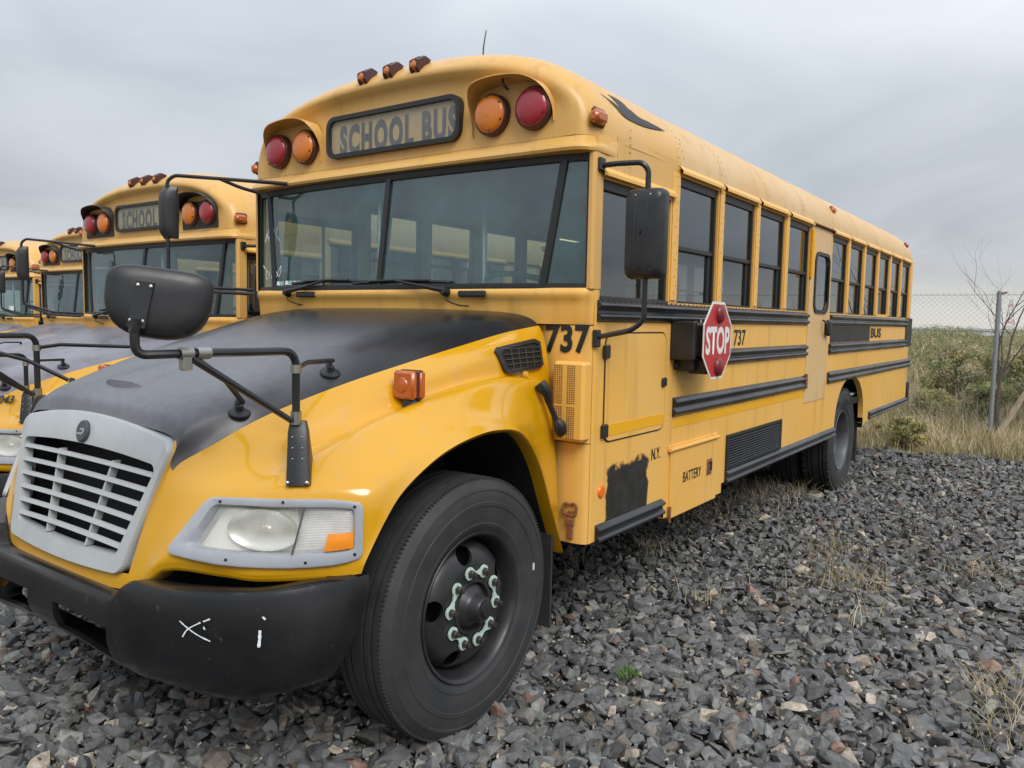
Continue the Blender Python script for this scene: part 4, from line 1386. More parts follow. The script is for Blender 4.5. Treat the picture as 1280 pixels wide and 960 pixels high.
# ---- small cowl fittings
for y in (-.62, .60):
    m = MB(); x = cx_(y, 1.77)
    m.cbox(x - .014, x + .004, y - .085, y + .085, 1.745, 1.775, .006)
    m.build('washer_vent', 'black_plastic', bus, smooth=30)
def wiper(y0, y1, k):
    wp = empty('wiper', parent=bus)
    x0 = cx_(y0, 1.77) - .01
    m = MB(); m.lathe([(0, .032), (.02, .028), (.024, -.01)], (x0, y0, 1.768), (-1, 0, .3), 12)
    mid_ = Vector((wx((y0 + y1) / 2, k) - .03, y0 + (y1 - y0) * .52, WB + (WT - WB) * k * 1.0))
    m.tube([(x0 - .02, y0, 1.775), (x0 - .026, y0 + (mid_.y - y0) * .5, 1.80), (mid_.x - .01, mid_.y, mid_.z)], [.014, .010, .006], 6)
    m.build('wiper_arm', 'rubber_trim', wp)
    m = MB(); P = []
    for t in np.linspace(-.34, .34, 11):
        y = mid_.y + t; z = mid_.z - .012 + .012 * math.cos(t * 4)
        P.append((wx(y, k) - .012, y, z))
    m.tube(P, .009, 5); m.tube([(p[0] - .012, p[1], p[2] + .004) for p in P[2:-2]], .006, 5)
    m.build('wiper_blade', 'rubber_trim', wp)
    m = MB(); m.tube(sm([(x0, y0, 1.765), (x0 - .02, y0 - .02, 1.73), (x0 + .01, y0 - .07, 1.705), (x0 + .02, y0 - .13, 1.70)], 4), .004, 5)
    m.build('washer_hose', 'rubber_trim', wp)
wiper(-.47, .15, .045); wiper(.78, .10, .06)

# ---- side windows
def side_window(x0, w_, z0, z1, s, split=True, single=False):
    wn = empty('window', parent=bus)
    x1 = x0 + w_; y = -W2
    f = MB()
    t = .022
    yo, yi = y + .012, y + .052
    f.cbox(x0, x0 + t, yo, yi, z0, z1, .003); f.cbox(x1 - t, x1, yo, yi, z0, z1, .003)
    f.cbox(x0 + t, x1 - t, yo + .001, yi - .001, z1 - .045, z1, .003); f.cbox(x0 + t, x1 - t, yo + .001, yi - .001, z0, z0 + .012, .003)
    zm = z0 + (z1 - z0) * .445
    if split:
        f.cbox(x0 + t, x1 - t, yo + .004, yi - .001, zm - .014, zm + .014, .005)
        f.cbox(x1 - t - .045, x1 - t, yo + .014, yi - .003, z0 + .012, zm - .014, .003)
    side(f, s).build('window_frame', 'rubber_trim', wn, smooth=30)
    def gl(a, b, c, d, yy):
        g = MB(); g.add([(a, yy, c), (b, yy, c), (b, yy, d), (a, yy, d)], [(0, 1, 2, 3)])
        side(g, s).build('pane', 'side_glass', wn, smooth=0)
    if split:
        gl(x0 + t, x1 - t, zm + .01, z1 - .044, y + .026)
        gl(x0 + t, x1 - t - .03, z0 + .01, zm - .01, y + .038)
    else:
        gl(x0 + t, x1 - t, z0 + .01, z1 - .04, y + .03)
        if single:
            g = MB(); g.cbox(x0 + w_ * .60, x0 + w_ * .60 + .014, y + .018, y + .034, z0 + .01, z1 - .04)
            side(g, s).build('sash', 'rubber_trim', wn, smooth=0)
    return wn
for s in (-1, 1):
    for x in WIN_X: side_window(x, WIN_W, WZ0, WZ1, s)
    side_window(.80, .735, WZ0, 2.285, s, split=False, single=True)
    if s > 0: side_window(DOOR[0] + .04, .57, WZ0, WZ1, s)
# pale repaired sill of one rear window
m = MB(); m.cbox(WIN_X[7] + .01, WIN_X[7] + WIN_W, -W2 - .004, -W2 + .01, WZ0 - .012, WZ0 + .022, .003); m.build('window_sill', 'faded_paint', bus, smooth=30)

# ---- emergency door (driver's side)
ed = empty('emergency_door', parent=bus)
DX0, DX1 = DOOR[0] + .012, DOOR[1] - .008
wi = rrect(4.345, 4.745, 1.765, 2.215, .07, 5)
m = MB()
y = -W2 - .006
def rect_loop(x0, x1, z0, z1, n):
    # same count and order as rrect
    k = n // 4
    o = []
    for (ax_, az), (bx_, bz) in (((x1, z0 + (z1 - z0) * .5), (x1, z1)), ((x0 + (x1 - x0) * .5, z1), (x0, z1)), ((x0, z0 + (z1 - z0) * .5), (x0, z0)), ((x0 + (x1 - x0) * .5, z0), (x1, z0))):
        for i in range(k):
            o.append((ax_ + (bx_ - ax_) * i / (k - 1), az + (bz - az) * i / (k - 1)))
    return o
ou = rect_loop(DX0, DX1, 1.0, 2.44, len(wi))
m.ring(ou, wi, lambda p: (p[0], y, p[1]), lambda p: (p[0], -W2 + .03, p[1]))
m.build('door_panel', 'roof_paint', ed, smooth=20)
m = MB(); wo = rrect(4.318, 4.772, 1.738, 2.242, .09, 5)
m.ring(wo, wi, lambda p: (p[0], y - .012, p[1]), lambda p: (p[0], y + .01, p[1])); m.build('window_gasket', 'rubber_trim', ed, smooth=40)
m = MB(); m.prism(wi, lambda p: (p[0], y + .006, p[1]), lambda p: (p[0], y + .009, p[1])); m.build('pane', 'side_glass', ed, smooth=0)
m = MB(); m.tube([(4.20, y - .008, 2.02), (4.20, y - .008, 2.40)], .018, 8); m.build('hinge', 'tape_yellow', ed)
m = MB(); m.tube([(4.20, y - .008, 1.12), (4.20, y - .008, 1.24)], .014, 8); m.build('hinge', 'rust', ed)
m = MB(); m.cbox(4.70, 4.80, y - .05, y, 1.545, 1.685, .02); m.tube(bend([(4.62, y - .01, 1.68), (4.60, y - .045, 1.66), (4.63, y - .045, 1.60), (4.70, y - .03, 1.56)], .02), .008, 6); m.build('door_handle', 'black_plastic', ed)
m = MB(); m.cbox(DX0 - .03, DX1 + .03, -W2 - .03, -W2, 2.445, 2.458, .004); m.build('drip_strip', 'rust', ed, smooth=0)

# ---- rub rails (two ribs each)
def rail(x0, x1, z0, z1, s, name='rub_rail', cap_=True):
    m = MB(); y = -W2; h = z1 - z0
    prof = [(0, z1 + .006), (-.006, z1), (-.024, z1 - .10 * h), (-.028, z1 - .20 * h), (-.022, z1 - .30 * h), (-.010, z1 - .40 * h), (-.009, z1 - .50 * h), (-.010, z1 - .58 * h), (-.022, z1 - .66 * h), (-.028, z1 - .76 * h), (-.024, z1 - .88 * h), (-.006, z0), (0, z0 - .006)]
    m.grid([[(x, y + a, z) for a, z in prof] for x in np.linspace(x0, x1, max(2, int((x1 - x0) / .9) + 1))])
    if cap_:
        for x in (x0, x1): m.add([(x, y + a, z) for a, z in prof], [tuple(range(len(prof)))])
    side(m, s).build(name, 'rail_black', bus, smooth=50)
for s in (-1, 1):
    rail(.775, 4.185, 1.640, 1.730, s); rail(4.90, 8.66, 1.640, 1.730, s)
    rail(1.64, 4.185, 1.385, 1.474, s); rail(4.90, 8.60, 1.385, 1.474, s)
    rail(1.64, 4.185, 1.120, 1.220, s); rail(4.90, 9.0, 1.120, 1.220, s)
    rail(2.48, 5.24, .607, .692, s); rail(.815, 1.545, .588, .672, s); rail(6.70, 8.93, .634, .715, s)
    # bolt strip right under the sill
    m = MB()
    for i in range(58):
        x = .82 + i * .058
        m.lathe([(0, .004), (.004, .003), (.005, 0)], (x, -W2 - .004, 1.737), (0, -1, 0), 6)
    o_ = side(m, s).build('sill_bolt', 'rail_black', bus, smooth=40); o_['kind'] = 'stuff'
    m = MB(); m.cbox(.80, 1.53, -W2 - .005, -W2 + .01, 1.731, 1.752); side(m, s).build('sill_strip', 'rail_black', bus, smooth=0)
    # reflective tape under the lowest rail
    m = MB(); m.cbox(1.66, 4.18, -W2 - .002, -W2, 1.055, 1.108); side(m, s).build('reflective_tape', 'tape_yellow', bus, smooth=0)
    # body panel seams
    for x, z0, z1 in ((1.576, .62, 1.64), (2.44, .64, 1.64), (3.62, .69, 1.12), (5.02, .70, 1.12), (4.84, 1.0, 1.12)):
        m = MB(); m.cbox(x, x + .006, -W2 - .0015, -W2, z0, z1)
        for i in range(int((z1 - z0) / .075)): m.lathe([(0, .003), (.004, .002), (.0055, 0)], (x - .02, -W2 - .0005, z0 + .04 + i * .075), (0, -1, 0), 6)
        o_ = side(m, s).build('panel_seam', 'faded_paint', bus, smooth=40)
# the panel black-out and lettering at the rear, driver's side
m = MB(); m.cbox(4.935, 6.55, -W2 - .0025, -W2, 1.484, 1.632)
m.build('paint_patch', 'spray_black', bus, smooth=0)
text('lettering', 'BUS', .105, 'letter_black', bus, (6.86, -W2 - .003, 1.565), (1, 0, 0), (0, 0, 1), off=.03, width=.52)
m = MB(); m.cbox(2.452, 2.49, -W2 - .003, -W2, 1.52, 1.565); m.build('reflector', 'reflector_orange', bus, smooth=0)

# ---- access door behind the front wheel
ad = empty('access_door', parent=bus)
lo = rrect(.862, 1.533, 1.062, 1.588, .06, 5); li = rrect(.870, 1.525, 1.070, 1.580, .055, 5)
m = MB(); m.ring(lo, li, lambda p: (p[0], -W2 - .003, p[1]), lambda p: (p[0], -W2 + .004, p[1])); m.build('door_seal', 'rubber_trim', ad, smooth=40)
m = MB(); m.prism(li, lambda p: (p[0], -W2 - .006, p[1]), lambda p: (p[0], -W2 + .002, p[1])); m.build('door_skin', 'faded_paint', ad, smooth=20)
m = MB(); m.cbox(.885, 1.515, -W2 - .008, -W2 - .006, 1.095, 1.150); m.build('reflective_tape', 'tape_yellow', ad, smooth=0)
for z in (1.50, 1.125):
    m = MB(); m.cbox(.838, .888, -W2 - .022, -W2 - .002, z - .035, z + .03, .006); m.build('hinge', 'black_plastic', ad, smooth=30)
m = MB(); m.cbox(1.475, 1.525, -W2 - .022, -W2 - .004, 1.295, 1.345, .008); m.lathe([(0, .004), (.010, .003), (.010, 0)], (1.50, -W2 - .022, 1.32), (0, -1, 0), 10); m.build('latch', 'black_plastic', ad, smooth=30)
# sprayed-out lettering: blotchy outline
rr = random.Random(4)
out_ = []
for x0, z0, x1, z1, k in ((.905, .955, 1.12, .940, 7), (1.12, .935, 1.36, .955, 8), (1.36, .955, 1.40, .69, 9), (1.40, .69, .95, .685, 10), (.95, .685, .905, .955, 9)):
    for i in range(k):
        t = i / k
        out_.append((x0 + (x1 - x0) * t + rr.uniform(-.012, .012), z0 + (z1 - z0) * t + rr.uniform(-.012, .012)))
m = MB(); m.add([(.84, -W2 - .0015, .674), (1.44, -W2 - .0015, .674), (1.44, -W2 - .0015, 1.0), (.84, -W2 - .0015, 1.0)], [(0, 1, 2, 3)]); m.build('paint_patch', 'spray_patch', bus, smooth=0)
text('lettering', 'N.Y.', .062, 'letter_black', bus, (1.452, -W2 - .002, .940), (1, 0, 0), (0, 0, 1), off=.01, width=.11)
m = MB(); m.lathe([(0, .010), (.026, .009), (.032, .003), (.033, 0)], (.865, -W2, .832), (0, -1, 0), 20); m.build('reflector', 'reflector_orange', bus, smooth=40)

# ---- battery door
bd = empty('battery_door', parent=bus)
m = MB(); m.cbox(1.628, 2.305, -W2 - .014, -W2 + .01, .548, .925, .004); m.build('door_skin', 'faded_paint', bd, smooth=30)
m = MB(); m.tube([(1.60, -W2 - .018, .938), (2.31, -W2 - .018, .938)], .011, 8); m.cbox(1.60, 2.31, -W2 - .010, -W2, .928, .962, .003); m.build('hinge', 'faded_paint', bd)
m = MB(); m.cbox(2.14, 2.215, -W2 - .018, -W2 - .012, .715, .815, .003); m.cbox(2.155, 2.20, -W2 - .026, -W2 - .018, .735, .785, .004); m.build('handle', 'rust', bd, smooth=30)
m = MB(); m.cbox(2.160, 2.20, -W2 - .0265, -W2 - .0255, .745, .798); m.build('handle_recess', 'dark_cavity', bd, smooth=0)
m = MB(); m.tube([(1.622, -W2 - .016, .53), (1.622, -W2 - .016, .62)], .008, 6); m.build('hinge_pin', 'rust', bd)
text('lettering', 'BATTERY', .060, 'letter_black', bd, (1.92, -W2 - .0155, .76), (1, 0, 0), (0, 0, 1), off=.004, width=.26)

# ---- louvred vent
lv = empty('louvre_vent', parent=bus)
m = MB(); m.ring(rrect(2.48, 3.62, .698, .925, .006, 2), rrect(2.51, 3.59, .715, .905, .004, 2), lambda p: (p[0], -W2 - .012, p[1]), lambda p: (p[0], -W2 + .01, p[1])); m.build('vent_frame', 'rail_black', lv, smooth=0)
m = MB(); m.add([(2.5, -W2 - .001, .70), (3.6, -W2 - .001, .70), (3.6, -W2 - .001, .92), (2.5, -W2 - .001, .92)], [(0, 1, 2, 3)]); m.build('vent_back', 'dark_cavity', lv, smooth=0)
z = .722
me0 = None
for i in range(11):
    z = .724 + i * .0168
    if me0 is None:
        m = MB(); m.add([(2.51, -W2 - .001, 0), (3.59, -W2 - .001, 0), (3.59, -W2 - .013, -.009), (2.51, -W2 - .013, -.009), (3.59, -W2 - .012, -.012), (2.51, -W2 - .012, -.012)], [(0, 1, 2, 3), (3, 2, 4, 5)])
        sl = m.build('slat', 'rail_black', lv, smooth=0); me0 = sl.data
    else:
        sl = bpy.data.objects.new('slat', me0); col.objects.link(sl); sl.parent = lv
    sl.location.z = z + .006

# ---- stop arm
sa = empty('stop_arm', parent=bus)
m = MB()
m.cbox(1.60, 1.93, -W2 - .135, -W2 - .02, 1.455, 1.638, .012)
m.cbox(1.655, 1.98, -W2 - .11, -W2 - .0, 1.375, 1.452, .010)
m.cbox(1.58, 1.62, -W2 - .14, -W2, 1.44, 1.648, .008)
m.build('housing', 'black_plastic', sa, smooth=30)
m = MB()
m.prism([(1.70, 1.638), (1.785, 1.73), (1.94, 1.73), (1.96, 1.638)], lambda p: (p[0], -W2 - .165, p[1]), lambda p: (p[0], -W2 - .15, p[1]))
m.cbox(1.70, 1.96, -W2 - .165, -W2 - .06, 1.36, 1.44, .006)
m.build('bracket', 'black_plastic', sa, smooth=0)
m = MB(); m.lathe([(.012, 0), (.012, .02), (0, .022)], (1.76, -W2 - .10, 1.638), (0, 0, 1), 8); m.build('bolt', 'chrome', sa)
OC = (1.795, -W2 - .185, 1.545)
Roct = .228
def octa(rr_): return [(OC[0] + rr_ * math.sin(a) * .96, OC[2] + rr_ * math.cos(a)) for a in (math.pi / 8 + i * math.pi / 4 for i in range(8))]
m = MB(); m.prism(octa(Roct), lambda p: (p[0], OC[1], p[1]), lambda p: (p[0], OC[1] + .004, p[1])); m.build('sign_plate', 'sign_white', sa, smooth=0)
m = MB(); m.prism(octa(Roct - .014), lambda p: (p[0], OC[1] - .0012, p[1]), lambda p: (p[0], OC[1] - .0002, p[1])); m.build('sign_face', 'sign_red', sa, smooth=0)
text('lettering', 'STOP', .155, 'sign_white', sa, (OC[0], OC[1] - .0015, OC[2]), (1, 0, 0), (0, 0, 1), off=.035, width=.345, depth=.0008)
for dz in (.145, -.145):
    m = MB(); m.lathe([(.046, 0), (.044, .010), (.036, .020), (.020, .026), (0, .028)], (OC[0] + .01, OC[1] - .002, OC[2] + dz), (0, -1, 0), 20)
    for i, v in enumerate(m.v): m.v[i] = (v[0], v[1], OC[2] + dz + (v[2] - OC[2] - dz) * 1.15)
    m.build('sign_lamp', 'lens_red_dark', sa, smooth=60)

# ---- rear end
rp = MB()
for s in (-1, 1):
    rp.grid([[(8.90, s * W2, z), (8.96, s * (W2 - .008), z), (9.0, s * (W2 - .035), z), (9.02, s * (W2 - .09), z), (9.022, 0, z)] for z in (.64, 1.745, 2.47)])
rp.build('rear_panel', 'faded_paint', bus, smooth=40)
rb = MB(); rb.cbox(8.95, 9.09, -1.16, 1.16, .58, .80, .02)
for s in (-1, 1): rb.cbox(8.94, 9.06, s * 1.16, s * 1.235, .66, .92, .01)
rb.build('rear_bumper', 'rail_black', bus, smooth=30)
for s in (-1, 1):
    m = MB(); m.cbox(8.62, 9.03, s * (W2 - .02), s * (W2 + .012), 1.385, 1.745, .006); m.build('corner_trim', 'spray_black', bus, smooth=30)
    for z, k in ((1.66, .05), (1.46, .05)):
        m = MB(); m.lathe([(k + .01, -.02), (k + .01, .012), (k, .03), (0, .04)], (9.02, s * 1.12, z), (1, 0, 0), 16); m.build('tail_light', 'lens_red', bus, smooth=50)

# ---- hood fittings on each flank
for s in (-1, 1):
    def sp(x, y, z): return (x, s * y, z)
    # side vent: black bezel with a mesh of bars
    sv = empty('hood_vent', parent=bus)
    V4 = [(.338, 1.497), (.365, 1.517), (.610, 1.553), (.642, 1.540), (.648, 1.436), (.625, 1.420), (.405, 1.404), (.380, 1.412)]
    def vp(p, d=0.0):
        A = surf[3 * NU:6 * NU, 6 * NV:].reshape(-1, 3)
        dd = (A[:, 0] - p[0]) ** 2 + (A[:, 2] - p[1]) ** 2
        i = np.argsort(dd)[:8]; wg = 1 / (dd[i] + 1e-5)
        return (p[0], s * (float((A[i, 1] * wg).sum() / wg.sum()) + .004 + d), p[1])
    cxv, czv = .51, 1.475
    inn = [(cxv + (a - cxv) * .84, czv + (b - czv) * .80) for a, b in V4]
    m = MB(); m.grid([[vp(a, -.02), vp(a, .010), vp(b, .013), vp(b, -.005)] for a, b in zip(V4, inn)], closeu=True)
    m.build('vent_bezel', 'black_plastic', sv, smooth=0)
    m = MB(); m.add([vp(b, .007) for b in inn], [tuple(range(8))]); m.build('vent_back', 'dark_cavity', sv, smooth=0)
    for i in range(5):
        z = 1.415 + .022 * i
        m = MB(); xa = .41 - .012 * i; m.tube([vp((xa, z + .004), .009), vp((.632 - (.01 if i > 3 else 0), z + .014), .009)], .0028, 5); m.build('vent_bar', 'mesh_brown', sv)
    for i in range(4):
        m = MB(); x = .44 + .048 * i; m.tube([vp((x, 1.412), .010), vp((x - .008, 1.512), .010)], .0028, 5); m.build('vent_bar', 'mesh_brown', sv)
    # rubber hold-down latch
    hl = empty('hood_latch', parent=bus)
    a, b, c_, d = [Vector(sp(*p)) for p in ((.535, 1.078, 1.358), (.572, 1.104, 1.272), (.612, 1.120, 1.190), (.640, 1.126, 1.120))]
    m = MB(); m.tube(sm([a, a.lerp(b, .5) + Vector((0, s * .012, 0)), b], 3), [.026, .030, .028, .022, .019, .017, .016], 8); m.tube([b, c_], .013, 8); m.build('latch_strap', 'rubber_trim', hl)
    m = MB(); m.tube(sm([c_, c_.lerp(d, .5) + Vector((0, s * .012, 0)), d], 3), [.015, .024, .029, .029, .029, .025, .018], 8); m.build('latch_base', 'rubber_trim', hl)
    m = MB(); m.lathe([(0, .012), (.014, .010), (.018, 0)], sp(.495, 1.028, 1.395), (0, s, .3), 12); m.build('hood_bump', 'nose_paint', bus, smooth=50)
    # fender turn signal
    ts = empty('turn_signal', parent=bus)
    y0 = .935; x0 = -.155; zb_ = on_top(x0, y0)
    m = MB(); m.tube([sp(x0 + .01, y0 + .01, zb_ - .01), sp(x0, y0 + .005, zb_ + .03)], [.045, .03], 10); m.build('lamp_foot', 'black_plastic', ts)
    m = MB(); m.cbox(x0 - .008, x0 + .030, s * (y0 - .052), s * (y0 + .055), zb_ + .022, zb_ + .135, .008); m.build('lamp_shell', 'lamp_body', ts, smooth=30)
    m = MB(); m.cbox(x0 - .040, x0 - .008, s * (y0 - .052), s * (y0 + .055), zb_ + .024, zb_ + .133, .010)
    m.lathe([(.030, 0), (.026, .006), (0, .010)], sp(x0 - .040, y0, zb_ + .08), (-1, 0, 0), 16); m.build('lens', 'lens_amber_dark', ts, smooth=40)
    m = MB(); m.cbox(x0 - .002, x0 + .026, s * (y0 + .050), s * (y0 + .062), zb_ + .03, zb_ + .128, .004); m.build('lens', 'lens_amber_dark', ts, smooth=40)
    # tow hook on the corner panel
    tk = empty('tow_hook', parent=bus)
    m = MB(); m.tube(bend([sp(.722, 1.150, .78), sp(.715, 1.110, .79), sp(.715, 1.105, .735), sp(.715, 1.175, .735), sp(.715, 1.178, .785), sp(.72, 1.150, .79)], .015), .007, 6)
    m.cbox(.712, .726, s * 1.128, s * 1.158, .62, .755, .004); m.cbox(.708, .722, s * 1.12, s * 1.166, .685, .72, .004); m.build('hook', 'rust', tk)
# hood scoop (a shallow raised pocket near the nose)
for y in (-.0,):
    m = MB()
    P = []
    for i in range(9):
        t = i / 8
        x = -.80 + .62 * t
        r_ = []
        for yy in np.linspace(-.16, .16, 9):
            k = 1 - (abs(yy) / .16) ** 4
            h = .026 * k * (1 - t) ** 1.3 * (1 if True else 0)
            r_.append((x + .03 * (abs(yy) / .16) ** 2, yy * (1 - .25 * t), on_top(x, abs(yy) * .9) + .001 + h - .004 * (1 - k)))
        P.append(r_)
    m.grid(P)
    f0 = P[0]
    m.grid([[p, (p[0] - .004, p[1], p[2] - .026)] for p in f0])
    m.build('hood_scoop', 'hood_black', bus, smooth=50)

# ---- cross-view mirrors on both fenders
def cross_mirror(s):
    cm = empty('crossview_mirror', parent=bus)
    def q(x, y, z): return Vector((x, s * y, z))
    Y0, X0 = (.902 if s < 0 else 1.0), -.660
    zb_ = 1.135 if s < 0 else 1.085
    m = MB()
    # pedestal wedge: flat front plate, sloping back
    w_ = .052
    A = [(X0 - .045, -w_, zb_ - .055), (X0 - .045, w_, zb_ - .055), (X0 - .030, w_ * .85, zb_ + .155), (X0 - .030, -w_ * .85, zb_ + .155)]
    B = [(X0 + .10, -w_ * 1.05, zb_ + .0), (X0 + .10, w_ * 1.05, zb_ + .0), (X0 + .012, w_ * .8, zb_ + .158), (X0 + .012, -w_ * .8, zb_ + .158)]
    P = []
    for t in np.linspace(0, 1, 7):
        z = zb_ - .055 + .205 * t
        xa, xb = X0 - .016 + .0 * t, X0 + .115 - .085 * t ** 1.2
        ww = .040 * (1.02 - .20 * t)
        if t == 1: xa += .01; xb -= .008; ww *= .86
        cx0, cy0 = X0 - .035 * (1 - t) + .0, Y0 + .045 * (1 - t)
        P.append([q(cx0 + .75 * (a - X0) + .66 * b * 1.0, cy0 - .66 * (a - X0) + .75 * b, z) for a, b in ([(xa, -ww + .012), (xa + .004, -ww + .003), (xa + .014, -ww), (xb - .01, -ww * .9), (xb, -ww * .7), (xb, ww * .7), (xb - .01, ww * .9), (xa + .014, ww), (xa + .004, ww - .003), (xa, ww - .012)])])
    m.grid([list(c) for c in zip(*P)], closeu=True)
    m.add(P[-1], [tuple(range(10))])
    m.build('pedestal', 'black_plastic', cm, smooth=35)
    m = MB()
    for dy in (-.02, .02):
        for dz in (.03, .065, .10):
            t = (dz + .055) / .205; a = -.0165; b = dy * .8
            m.lathe([(0, .004), (.003, .003), (.0045, 0)], q(X0 - .035 * (1 - t) + .75 * a + .66 * b, Y0 + .045 * (1 - t) - .66 * a * 1.0 + .75 * b, zb_ + dz), (-.75, s * .66, .05), 6)
    for b in (-.032, .030):
        m.lathe([(0, .012), (.006, .010), (.008, 0)], q(X0 - .035 + .75 * -.016 + .66 * b, Y0 + .045 + .66 * .016 + .75 * b, zb_ - .045), (-.75, s * .66, .1), 8)
    m.build('pedestal_screw', 'chrome', cm, smooth=30)
    zt = zb_ + .15
    Zp = 1.522
    m = MB(); m.tube([q(X0 - .03, Y0 + .002, zt + .005), q(-1.04, Y0 - .010, Zp - .015)], [.010, .012], 8)
    m.tube([q(-1.02, Y0 - .01, Zp - .02), q(-.82, .732, 1.42), q(-.69, .640, on_top(-.69, .615) + .045)], .010, 6)
    m.tube([q(X0 - .008, Y0, 1.462), q(X0 + .08, Y0 - .05, 1.478), q(-.345, .717, on_top(-.335, .69) + .05)], .009, 6); m.build('brace', 'rail_black', cm)
    m = MB()
    for c_, ax2, ln in ((q(-1.06, Y0 - .012, Zp), (1, 0, 0), .02), (q(-1.005, Y0 - .010, Zp), (1, 0, 0), .022), (q(X0 - .008, Y0, 1.462), (0, 0, 1), .014), (q(X0 - .008, Y0, zt + .012), (0, 0, 1), .022)):
        m.lathe([(.0137, -ln), (.0185, -ln), (.0185, ln), (.0137, ln)], c_, ax2, 12)
    m.cbox(-1.075, -1.045, s * (Y0 - .026), s * (Y0 + .004), Zp - .05, Zp - .008, .004)
    m.build('clamp', 'steel_clamp', cm, smooth=30)
    for px, py in ((-.685, .612), (-.335, .690)):
        zc = on_top(px, py)
        up = Vector((-.20, s * .42, 1)).normalized()
        m = MB(); m.lathe([(.040, .001), (.038, .006), (.016, .012), (.012, .03), (0, .032)], q(px, py, zc), up, 20); m.tube([q(px - .01, py, zc + .025), q(px + .0, py, zc + .05)], .011, 8); m.build('hood_foot', 'black_plastic', cm)
    # head: dome housing, its flat cut-off edge up; glass faces back to the driver
    H = q(-1.10, Y0 - .075, 1.700)
    nx = Vector((-.60, s * .80, .06)).normalized()            # direction the housing bulges (forward)
    ux = Vector((0, s * 1, -.02)); ux = (ux - nx * ux.dot(nx)).normalized()
    uy = nx.cross(ux); uy = uy if uy.z > 0 else -uy
    def outl(k):
        o = []
        for i in range(40):
            t = 2 * math.pi * i / 40
            c, sn = math.cos(t), math.sin(t)
            if sn >= 0: x_, y_ = .146 * math.copysign(abs(c) ** .50, c), .072 * abs(sn) ** .50
            else: x_, y_ = .146 * math.copysign(abs(c) ** .78, c), -.138 * abs(sn) ** .78
            o.append((x_ * k, y_ * k + (1 - k) * -.02))
        return o
    pe = H + ux * -.048 + uy * -.12 + nx * .046
    pole = bend([q(X0 - .008, Y0, zt), q(X0 - .008, Y0, Zp), q(-1.06, Y0 - .015, Zp), (pe.x, pe.y, Zp - .004), pe], .055, 6)
    m = MB(); m.tube(pole, .0135, 10); m.build('pole', 'rail_black', cm)
    m = MB(); lay = [(.97, -.030), (1.0, -.020), (1.0, -.002), (.985, .010), (.95, .020), (.87, .028), (.6, .034), (.2, .036), (.005, .036)]
    m.grid([list(c) for c in zip(*[[H + ux * a + uy * b + nx * d for a, b in outl(k)] for k, d in lay])], closeu=True)
    m.build('mirror_housing', 'black_plastic', cm, smooth=50)
    m = MB(); lay = [(1.0, -.028), (.8, -.042), (.5, -.052), (.005, -.056)]
    m.grid([list(c) for c in zip(*[[H + ux * a + uy * b + nx * d for a, b in outl(k)] for k, d in lay])], closeu=True)
    m.build('mirror_face', 'mirror_face', cm, smooth=60)
    m = MB()
    br = []
    for a, b in ((-.060, .022), (-.008, .022), (-.020, -.112), (-.072, -.112)):
        br.append((a, b))
    rise = lambda p: .072 - .010 * max(0, -p[1] - .04) / .08
    P0 = [H + ux * a + uy * b + nx * (.026) for a, b in br]; P1 = [H + ux * (a * .92 - .004) + uy * b + nx * .046 for a, b in br]
    m.add(P0 + P1, [(4, 5, 6, 7), (0, 1, 5, 4), (1, 2, 6, 5), (2, 3, 7, 6), (3, 0, 4, 7)])
    m.tube([H + ux * -.046 + uy * -.085 + nx * .050, H + ux * -.048 + uy * -.125 + nx * .045], [.0155, .0155], 10)
    m.build('mirror_bracket', 'rail_black', cm, smooth=30)
    m = MB()
    for a, b in ((-.052, .010), (-.018, .010), (-.030, -.092), (-.062, -.092)): m.lathe([(0, .005), (.005, .004), (.006, 0)], H + ux * a + uy * b + nx * .046, nx, 8)
    m.build('bracket_screw', 'chrome', cm, smooth=30)
for s in (-1, 1): cross_mirror(s)

# ---- door mirrors
dm = empty('side_mirror', parent=bus)
m = MB()
YM = -1.455
m.tube(bend([(.775, -W2 - .0, 2.335), (.76, -1.30, 2.335), (.77, -1.43, 2.33), (.785, YM, 2.30), (.785, YM, 2.18)], .05), .0125, 8)
m.tube(bend([(.785, YM, 1.86), (.785, YM, 1.645), (.775, -1.40, 1.60), (.77, -W2 - .005, 1.565)], .07), .0125, 8)
m.build('mirror_arm', 'rail_black', dm)
m = MB(); m.cbox(.745, .79, -W2 - .022, -W2 + .002, 1.52, 1.60, .005); m.cbox(.745, .79, -W2 - .022, -W2 + .002, 2.31, 2.37, .005)
m.build('arm_foot', 'rail_black', dm, smooth=30)
m = MB()
yc, zc = -1.452, 2.022
def mloop(wd, hh, r_): return rrect(-wd, wd, -hh, hh, r_, 4)
lays = [(.822, .086, .183, .02), (.822, .092, .192, .022), (.795, .095, .196, .03), (.765, .093, .193, .034), (.748, .084, .184, .036), (.741, .068, .168, .034), (.737, .040, .13, .03), (.7365, .004, .01, .004)]
m.grid([list(c) for c in zip(*[[(x - .006 * (1 - (p[1] / .2) ** 2) * (x < .77), yc + p[0] * (1 - .06 * (p[1] / .19) ** 2), zc + p[1]) for p in mloop(a, b, r_)] for x, a, b, r_ in lays])], closeu=True)
m.add([(.7364, yc + dy, zc + dz) for dy, dz in ((-.012, -.02), (.012, -.02), (.012, .02), (-.012, .02))], [(0, 1, 2, 3)])
for dy in (-.022, .030):
    m.tube([(.7375, yc + dy, zc - .155), (.731, yc + dy, zc - .08), (.730, yc + dy, zc), (.731, yc + dy, zc + .08), (.7375, yc + dy, zc + .155)], .0035, 5)
m.add([(.821, yc - .08, 1.84), (.821, yc + .08, 1.84), (.821, yc + .08, 2.205), (.821, yc - .08, 2.205)], [(0, 1, 2, 3)])
